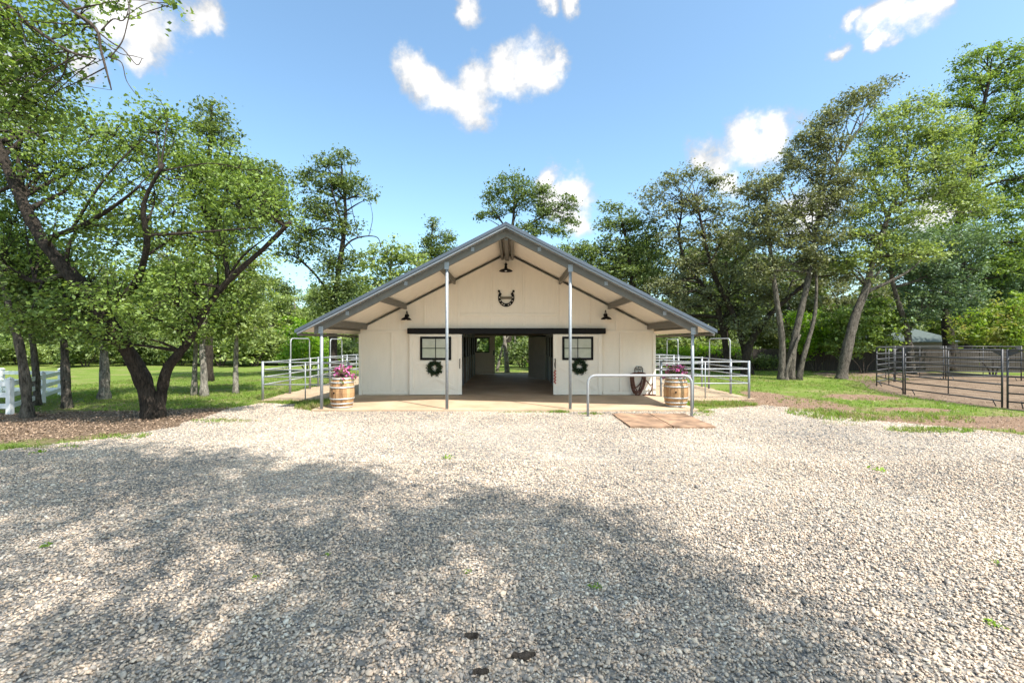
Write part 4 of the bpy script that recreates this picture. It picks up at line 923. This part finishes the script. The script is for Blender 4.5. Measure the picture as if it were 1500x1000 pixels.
# --- slim oaks along the white fence and lawn
slim = [
 ('leaning grey oak trunk in front of the white vinyl fence', 12.5, [Sg(40,12.5,[(37,560),(28,505),(18,470),(5,410,.4),(-8,350,.8)],.125,.06)], B(12.8,(20,430,70,50,.6),(-20,380,70,60,1),(55,462,40,25)), 'dark','barkg'),
 ('thin oak right behind the white vinyl fence corner', 15.6, [Sg(54,15.0,[(52,545),(47,495),(40,440),(36,380)],.11,.05)], B(15.6,(45,430,55,50),(30,380,60,50),(70,470,45,24)), 'oak','barkg'),
 ('slim oak on leaf litter beside the white fence', 14.4, [Sg(98,14.4,[(96,560),(94,510),(90,460),(96,400)],.14,.06)], B(14.6,(95,440,55,45),(100,490,45,18),(85,390,50,40)), 'dark','barkg'),
 ('pale-barked oak standing alone on the lawn', 16.6, [Sg(152,16.6,[(153,555),(152,515),(150,460),(155,400)],.18,.08)], B(16.8,(150,450,60,45),(160,400,60,45),(155,495,40,16)), 'oak','barkp'),
 ('pale slim oak in a close pair on the lawn, the thinner one', 17.8, [Sg(284,17.8,[(285,540),(286,500),(280,440),(270,390)],.11,.05)], B(18,(270,420,50,40),(255,380,50,40)), 'light','barkp'),
 ('pale slim oak in a close pair on the lawn, the thicker one', 17.5, [Sg(299,17.5,[(298,540),(296,500),(305,440),(310,380)],.15,.06)], B(17.8,(305,450,55,45),(315,400,50,45),(290,485,40,20)), 'oak','barkp'),
 ('pale straight oak on the lawn nearest the pipe corral', 18.4, [Sg(345,18.4,[(345,540),(346,500),(348,450),(352,400)],.11,.05)], B(18.6,(350,430,50,42),(375,470,38,35),(335,480,45,28),(360,390,45,40)), 'light','barkp')]
for i, (lab, d, st, bl, lf, bk) in enumerate(slim):
    make_tree('slim_oak', lab, 'tree', st, bl, M[lf], M[bk], lsize=.13, cover=1.5, clump=.6, per=42, seed=40+i, limbs=3, group='slim oaks on the lawn')
# --- taller trees behind the left lawn and barn
make_tree('tall_oak', 'dark spire-topped oak rising behind the forked oak', 'tree', [Sg(305,24,[(305,500),(306,400),(304,300),(308,200),(310,155)],.25,.05)],
  B(24,(312,168,26,20),(318,200,32,20),(298,190,20,14),(300,240,50,30),(340,265,50,35),(370,285,45,45),(330,330,60,40),(400,300,30,35),(395,260,25,28)), M['dark'], M['barkd'], lsize=.16, cover=1.9, clump=.7, seed=60)
make_tree('tall_oak', 'tall narrow oak beside the barn roof with a drooping bare bough', 'tree', [Sg(488,26,[(488,500),(490,440),(500,370),(506,310),(500,245)],.26,.05), S(26,[(502,365),(515,352),(535,346),(553,348),(558,362)],.06,.02), S(26,[(490,440),(460,400),(430,375),(405,370)],.09,.03)],
  B(26,(478,240,20,13),(500,232,20,12),(520,272,24,16),(490,270,35,20),(455,262,20,20),(540,288,12,5),(470,305,35,24),(505,330,22,20),(455,345,40,28),(430,372,28,16),(490,390,34,26),(500,420,32,28),(480,445,38,26),(520,375,12,12),(500,465,40,22)), M['dark'], M['barkd'], lsize=.15, cover=1.9, clump=.6, seed=61)
make_tree('poplar_tree', 'light green broad-leaved tree peeking over the barn roof slope', 'tree', [Sg(570,36,[(570,450),(572,390),(575,360)],.2,.05)],
  B(36,(545,385,26,22),(575,372,28,22),(600,392,35,25),(550,415,35,24),(590,420,40,25),(525,430,20,20)), M['light'], M['barkp'], lsize=.24, cover=1.9, clump=.8, seed=62)
make_tree('spruce_tree', 'dark ragged evergreen top behind the barn roof', 'tree', [Sg(630,38,[(630,440),(630,380),(634,325)],.2,.04)],
  B(38,(633,330,7,12),(628,352,14,12),(655,345,12,14),(640,366,22,14),(622,378,18,12),(655,365,14,10)), M['dark'], M['barkd'], lsize=.18, cover=2.4, clump=.6, seed=63)
make_tree('tall_oak', 'dark spreading oak crown rising straight behind the barn ridge', 'tree', [Sg(745,42,[(745,430),(748,360),(752,320),(755,280)],.32,.06), S(42,[(748,345),(790,320),(825,300)],.14,.05), S(42,[(748,345),(725,310),(712,290)],.1,.04)],
  B(42,(722,285,22,13),(752,268,28,15),(720,312,22,8),(770,290,28,16),(792,280,22,13),(800,310,24,16),(832,300,17,16),(838,322,14,12),(780,335,30,14),(815,338,24,10),(705,318,10,6),(748,300,22,12)), M['dark'], M['barkd'], lsize=.20, cover=1.9, clump=.75, seed=64)
# --- right-hand side
make_tree('oak_tree', 'dark green oak just beyond the barn roof on the pen side', 'tree', [Sg(930,31,[(930,470),(925,400),(915,340),(905,305)],.22,.05), S(31,[(985,400),(1000,370),(1010,350)],.07,.02)],
  B(31,(897,303,16,10),(920,325,28,20),(890,330,16,12),(945,345,30,22),(905,362,34,22),(850,365,32,18),(950,385,30,25),(920,400,40,25),(872,385,40,20)), M['dark'], M['barkd'], lsize=.17, cover=2.0, clump=.7, seed=65)
make_tree('live_oak', 'grey-green live oak with thin airy top above the corral arches', 'tree', [Sg(1066,29.5,[(1062,500),(1052,455),(1035,425),(1008,390),(995,350),(1000,300)],.22,.05), Sg(1098,29,[(1088,500),(1070,450),(1045,400),(1030,340),(1020,290)],.24,.05), S(29.5,[(1052,455),(1068,420),(1078,380)],.10,.03)],
  B(29.5,(955,285,24,14),(985,268,26,14),(1015,255,26,11),(1048,268,26,18),(968,310,26,14),(1010,300,40,22),(1055,310,28,26),(990,350,35,20),(1040,350,40,28),(1005,390,34,22),(1050,400,36,28),(1020,435,40,22),(1065,455,30,25),(975,420,30,20),(1085,360,30,30),(1090,410,30,28),(1095,460,26,26),(990,460,34,22)), M['grey'], M['barkd'], lsize=.15, cover=1.35, clump=.6, seed=66, limbs=5)
make_tree('live_oak', 'dark leaning live oak trunk slanting behind the multi-stemmed tree', 'tree', [Sg(1092,28,[(1096,510),(1120,470),(1150,440),(1180,415),(1210,380)],.26,.07)],
  B(28,(1205,370,34,26),(1170,385,30,20),(1230,395,30,22),(1120,430,36,22),(1105,480,34,26)), M['grey'], M['barkd'], lsize=.15, cover=1.5, clump=.6, seed=67)
make_tree('live_oak', 'multi-stemmed live oak of four slender trunks on the lawn', 'tree', [Sg(1146,25,[(1146,530),(1145,490),(1138,440),(1130,380),(1125,320),(1120,270)],.21,.05), Sg(1158,25.1,[(1160,520),(1170,470),(1186,400),(1195,340),(1205,290),(1235,225),(1285,150)],.23,.02), Sg(1170,24.9,[(1178,520),(1192,470),(1196,430),(1196,380)],.15,.05), Sg(1152,24.8,[(1152,545),(1160,520),(1172,490)],.12,.06)],
  B(25,(1105,275,26,22),(1135,268,24,20),(1120,310,32,26),(1128,350,34,24),(1160,240,22,22),(1185,205,26,24),(1215,175,28,20),(1250,150,28,18),(1280,135,22,10),(1300,118,14,6),(1195,250,26,26),(1215,215,26,22),(1190,300,26,30),(1205,345,30,26),(1190,385,26,22),(1150,320,24,24),(1135,385,22,18),(1108,395,24,26),(1165,350,26,30),(1235,270,28,26),(1225,300,26,28),(1100,330,22,22)), M['grey'], M['barkg'], lsize=.135, cover=2.0, clump=.55, seed=68, limbs=4)
make_tree('oak_tree', 'light green oak with a curved pale trunk between lawn and round pen', 'tree', [Sg(1233,25.5,[(1236,535),(1246,490),(1256,455),(1270,420),(1278,385),(1292,345),(1308,300),(1330,270)],.30,.08), S(25.5,[(1300,318),(1290,290),(1275,260)],.12,.03), S(25.5,[(1308,300),(1350,290),(1400,285)],.10,.03)],
  B(25.5,(1325,165,40,24),(1290,195,35,26),(1350,205,40,26),(1270,235,34,24),(1320,240,45,26),(1385,240,40,24),(1415,265,36,20),(1290,280,44,24),(1360,280,44,20),(1265,310,36,22),(1330,320,40,20),(1295,350,36,18),(1245,345,26,20),(1300,375,34,14),(1380,190,34,24),(1250,385,30,24),(1420,300,34,22),(1340,370,40,20)), M['light'], M['barkg'], lsize=.14, cover=1.8, clump=.6, seed=69, limbs=4)
make_tree('oak_tree', 'grey-trunked blue-green oak standing behind the round pen rails', 'tree', [Sg(1335,29.5,[(1333,510),(1325,470),(1315,440),(1306,405),(1303,370)],.24,.08), S(29.5,[(1312,420),(1340,412),(1365,400)],.10,.04), S(29.5,[(1328,490),(1345,465),(1352,450)],.08,.03)],
  B(29.5,(1310,385,34,18),(1350,390,40,22),(1385,410,44,26),(1360,440,40,22),(1330,350,50,22),(1400,360,50,30),(1340,465,30,14),(1415,440,30,24)), M['blue'], M['barkg'], lsize=.16, cover=1.9, clump=.6, seed=70)
make_tree('tall_oak', 'tallest green oak crown towering over the round pen', 'tree', [Sg(1392,32,[(1390,500),(1385,440),(1400,350),(1420,250),(1440,160),(1450,110)],.36,.08), S(32,[(1420,250),(1460,210),(1490,150)],.14,.04), S(32,[(1410,300),(1450,270),(1500,260)],.14,.05)],
  B(32,(1425,85,26,14),(1455,75,24,10),(1485,85,30,18),(1420,120,30,18),(1470,120,40,22),(1400,150,30,16),(1450,165,40,22),(1495,170,34,30),(1420,200,34,20),(1470,215,44,24),(1440,250,34,18),(1500,270,40,34),(1455,310,50,28),(1490,350,50,34),(1420,345,36,24),(1530,110,40,30),(1540,190,50,40),(1545,280,50,45),(1395,230,30,22),(1400,290,34,24),(1380,340,30,22),(1460,390,50,26)), M['oak'], M['barkd'], lsize=.17, cover=1.7, clump=.65, seed=71, limbs=4)
make_tree('oak_tree', 'dark shaded oak standing behind the yellow-green bush', 'tree', [Sg(1420,34,[(1418,500),(1420,450),(1425,400)],.3,.1), Sg(1500,34,[(1500,450),(1505,380)],.3,.1)],
  B(34,(1430,400,50,30),(1490,410,60,40),(1450,440,50,26),(1395,455,30,20),(1530,380,60,50)), M['blue'], M['barkd'], lsize=.18, cover=2.0, clump=.7, seed=72)
# shrubs
def shrub(lab, d, bl, leaf, ls, sd, cover=2.4, grp='garden shrubs beyond the lawn'):
    px = bl[0][0]; x = (px-750)/F*d
    make_tree('shrub', lab, 'shrub', [([Vector((x+k*.15,d,0)),Vector((x+k*.4,d+.1*k,.5)),Vector((x+k*.8,d,1.0))],.05,.02) for k in (-1,0,1)], B(d,*bl), M[leaf], M['twig'], lsize=ls, cover=cover, clump=.5, per=36, seed=sd, limbs=3, group=grp)
shrub('tall bright green broad-leaved bush behind the curved pale trunk', 30, [(1265,480,34,30),(1240,500,34,24),(1290,495,28,24),(1280,450,24,18),(1225,470,26,22),(1310,470,24,20)], 'oak', .2, 80)
shrub('lime-green sunlit bush seen between the slender trunks', 31.5, [(1195,480,26,26),(1180,505,24,18),(1212,500,20,20),(1170,465,14,14)], 'lime', .2, 81)
shrub('yellow-green dense bush spreading above the far pen rails', 27, [(1455,475,40,24),(1490,455,34,30),(1425,490,28,14),(1475,495,40,16),(1500,480,30,30)], 'grass', .15, 82)
shrub('low clipped dark hedge at the end of the board fence', 32.5, [(1110,530,18,11),(1135,530,16,11),(1085,530,16,11)], 'dark', .14, 83)
shrub('low lime-green bushes behind the corral rails', 33, [(1000,515,20,8),(1035,513,18,9),(1070,515,20,9),(975,517,16,8)], 'lime', .16, 84)
shrub('yellow-green bush behind the first pipe gate arch', 32, [(450,505,28,22),(435,480,24,18),(470,520,24,16),(425,520,20,16)], 'lime', .18, 85)
shrub('dark shrub seen through the barn aisle', 37, [(765,520,24,22),(785,530,16,14),(735,530,18,14)], 'dark', .2, 86)
shrub('bright low bush seen through the barn aisle', 33, [(783,533,9,7),(790,538,7,5)], 'lime', .14, 87)
make_tree('sycamore_tree', 'white-barked tree seen straight through the barn aisle', 'tree', [Sg(743,30.6,[(742,530),(740,510),(738,485),(735,440)],.17,.10), S(30.6,[(739,500),(748,490),(760,480)],.07,.03), Sg(728,32,[(732,525),(738,500)],.10,.06)],
  B(31,(735,430,30,20),(760,450,25,16),(715,450,25,16)), M['oak'], M['barkp'], lsize=.18, cover=1.6, seed=88)

# --- woods behind: individual trees copied from four sources
def wood_tree(lab, leaf, bark, seed, H, Wd, ls):
    rg = np.random.default_rng(seed); st = [([Vector((0,0,0)),Vector((rg.normal(0,.2),0,H*.35)),Vector((rg.normal(0,.4),0,H*.7)),Vector((0,0,H*.92))],.22,.05)]
    bl = []
    for k in range(15):
        t = rg.uniform(.13,.98); w = Wd*(1-.55*abs(t-.5))*.75; a = rg.uniform(0,6.28)
        bl.append((Vector((w*.6*math.cos(a), w*.6*math.sin(a), H*t)), (w*.42,w*.42,H*.09)))
    return make_tree('woodland_tree', lab, 'tree', st, bl, M[leaf], M[bark], lsize=ls, cover=1.8, clump=.9, per=40, seed=seed, limbs=2, group='woodland trees round the property')
kinds = [('mid green woodland tree far behind the yard','oak','barkg',501,11,4.2,.26),('dark green woodland tree far behind the yard','dark','barkd',502,12,4.0,.26),('grey-green woodland tree far behind the yard','grey','barkg',503,9.5,4.4,.24),('pale green woodland tree far behind the yard','light','barkp',504,9,3.8,.26)]
protos = [wood_tree(*k) for k in kinds]
def copy_tree(o, parent=None):
    c = o.copy(); COL.objects.link(c); c.parent = parent
    for ch in o.children: copy_tree(ch, c)
    return c
# (photo column, distance, kind, height scale)
rw = random.Random(12); spots = []
for px in range(-140, 520, 30): spots.append((px+rw.uniform(-10,10), rw.uniform(40,50), rw.choice((0,0,1,2,3,3)), rw.uniform(.62,.9)))
for px in range(-120, 560, 46): spots.append((px+rw.uniform(-12,12), rw.uniform(56,72), rw.choice((0,1,1,2)), rw.uniform(.75,1.05)))
for px in range(520, 900, 48): spots.append((px+rw.uniform(-10,10), rw.uniform(48,60), rw.choice((0,1,2,3)), rw.uniform(.5,.62)))
for px in range(850, 1230, 26): spots.append((px+rw.uniform(-10,10), rw.uniform(38,48), rw.choice((1,1,2,2,0)), rw.uniform(.85,1.15)))
for px in range(1180, 1680, 40): spots.append((px+rw.uniform(-12,12), rw.uniform(46,58), rw.choice((0,1,1,2)), rw.uniform(.8,1.1)))
first = {}
for px, d, k, h in spots:
    if k in first: o = copy_tree(protos[k])
    else: o = protos[k]; first[k] = 1
    wh = 'beyond the lawn and white fence' if px < 330 else 'beyond the pipe corral on the lawn side' if px < 530 else 'behind the barn roof' if px < 880 else 'behind the pen-side corral' if px < 1190 else 'beyond the board fence and round pen'
    o['label'] = ('tall ' if h > .98 else 'low ' if h < .7 else 'mid-height ')+kinds[k][0].replace('far behind the yard', wh).replace('beyond', 'beyond' if d < 50 else 'well beyond').replace('behind', 'behind' if d < 50 else 'well behind')
    o.location = ((px-750)/F*d, d, 0); o.rotation_euler = (0,0,rw.uniform(0,6.28)); s_ = h*rw.uniform(.95,1.05); o.scale = (s_*rw.uniform(.9,1.2),)*2+(s_,)
us = [('yellow-green thicket bush at the foot of the wood beyond the lawn','light',601),('dark thicket bush at the foot of the wood beyond the lawn','dark',602)]
usp = []
for lab, lf, sd in us:
    usp.append(make_tree('thicket_bush', lab, 'bush', [([Vector((k*.1,0,0)),Vector((k*.35,.1*k,.6)),Vector((k*.7,0,1.2))],.05,.02) for k in (-1,0,1)], [(Vector((rw.uniform(-1.3,1.3),rw.uniform(-.8,.8),rw.uniform(.5,2.0))),(.95,.85,.65)) for _ in range(7)], M[lf], M['twig'], lsize=.2, cover=1.7, clump=.6, per=40, seed=sd, limbs=2, group='thicket bushes along the wood edge'))
ub = [(px+rw.uniform(-8,8), rw.uniform(37,43), k%2, rw.uniform(.8,1.35)) for k, px in enumerate(range(-60, 530, 27))]+[(px, rw.uniform(34.5,37), k%2, rw.uniform(.8,1.2)) for k, px in enumerate(range(890, 1090, 26))]
fu = {}
for px, d, k, h in ub:
    o = copy_tree(usp[k]) if k in fu else usp[k]; fu[k] = 1
    o.location = ((px-750)/F*d, d, 0); o.rotation_euler = (0,0,rw.uniform(0,6.28)); o.scale = (h*1.1,h*1.1,h)
    if px > 700: o['label'] = us[k][0].replace('beyond the lawn','behind the pen-side corral')
# undergrowth closing the far view
def undergrowth():
    n = 80000; a = rng.uniform(-1.15,1.15,n); d = rng.uniform(62,78,n); hmax = 7.0+1.6*np.sin(a*23)+1.0*np.sin(a*51+1)
    P = np.column_stack([np.sin(a)*d*1.15, np.cos(a)*d*.8+12, rng.uniform(0,1,n)**.8*hmax]); V, Fq, at = leaf_cloud(P, .62, .4, aspect=.7)
    o = link('distant_woods', mesh_np('distant_woods', V, Fq, at), M['dark']); tag(o, 'dim mass of distant woodland closing the view', 'woods', kind='stuff')
undergrowth()

# ------------------------------------------------------------------ small things on the gravel
def bark_chip(px, py, L_, lab, seed):
    p = G(px,py); r_ = random.Random(seed); m = MB(); V = []; n = 6
    for i in range(n+1):
        for j in (-1,0,1): V.append((p.x+(i/n-.5)*L_+r_.uniform(-.012,.012), p.y+j*L_*r_.uniform(.10,.26)*(1-1.3*abs(i/n-.5))+r_.uniform(-.008,.008), .030+(.022 if j==0 else .006)+r_.uniform(0,.010)))
    Nn = len(V); V += [(x,y,z-.018) for x,y,z in V]; Fq = []
    for i in range(n):
        for j in range(2): a = i*3+j; Fq += [(a,a+3,a+4,a+1),(a+Nn,a+1+Nn,a+4+Nn,a+3+Nn)]
        Fq += [(i*3,i*3+Nn,i*3+3+Nn,i*3+3),(i*3+2,i*3+5,i*3+5+Nn,i*3+2+Nn)]
    Fq += [(0,1,1+Nn,Nn),(1,2,2+Nn,1+Nn),(n*3,n*3+Nn,n*3+1+Nn,n*3+1),(n*3+1,n*3+1+Nn,n*3+2+Nn,n*3+2)]
    tag(m.raw(V,Fq).build('bark_chip', M['twig']), lab, 'bark', 'bark pieces on the gravel')
bark_chip(768,967,.14,'largest dark bark chunk lying on the gravel',1)
bark_chip(690,938,.10,'thin curled bark chip on the gravel',2)
bark_chip(704,992,.09,'small dark bark chip on the gravel close to the largest chunk',3)
def weed(px, py, s_, seed):
    p = G(px,py); rg = np.random.default_rng(seed); P = np.array(p)+rg.normal(0,1,(26,3))*np.array([s_,s_,s_*.3]); P[:,2] = .02+np.abs(P[:,2])
    me = mesh_np('weed', *leaf_cloud(P, s_*1.1, .2, aspect=.35, r=rg)[:2], attr=rg.uniform(.3,1,26)); o = link('weed', me, M['lime']); tag(o, 'tiny green weed sprouting from the open gravel', 'weed', 'weeds sprouting in the gravel')
for i, (px,py,s_) in enumerate(((374,849,.022),(872,863,.030),(1457,918,.028),(66,802,.03),(684,840,.02),(480,815,.02),(1462,828,.02),(55,664,.05),(655,672,.05),(1290,690,.05))): weed(px,py,s_,700+i)
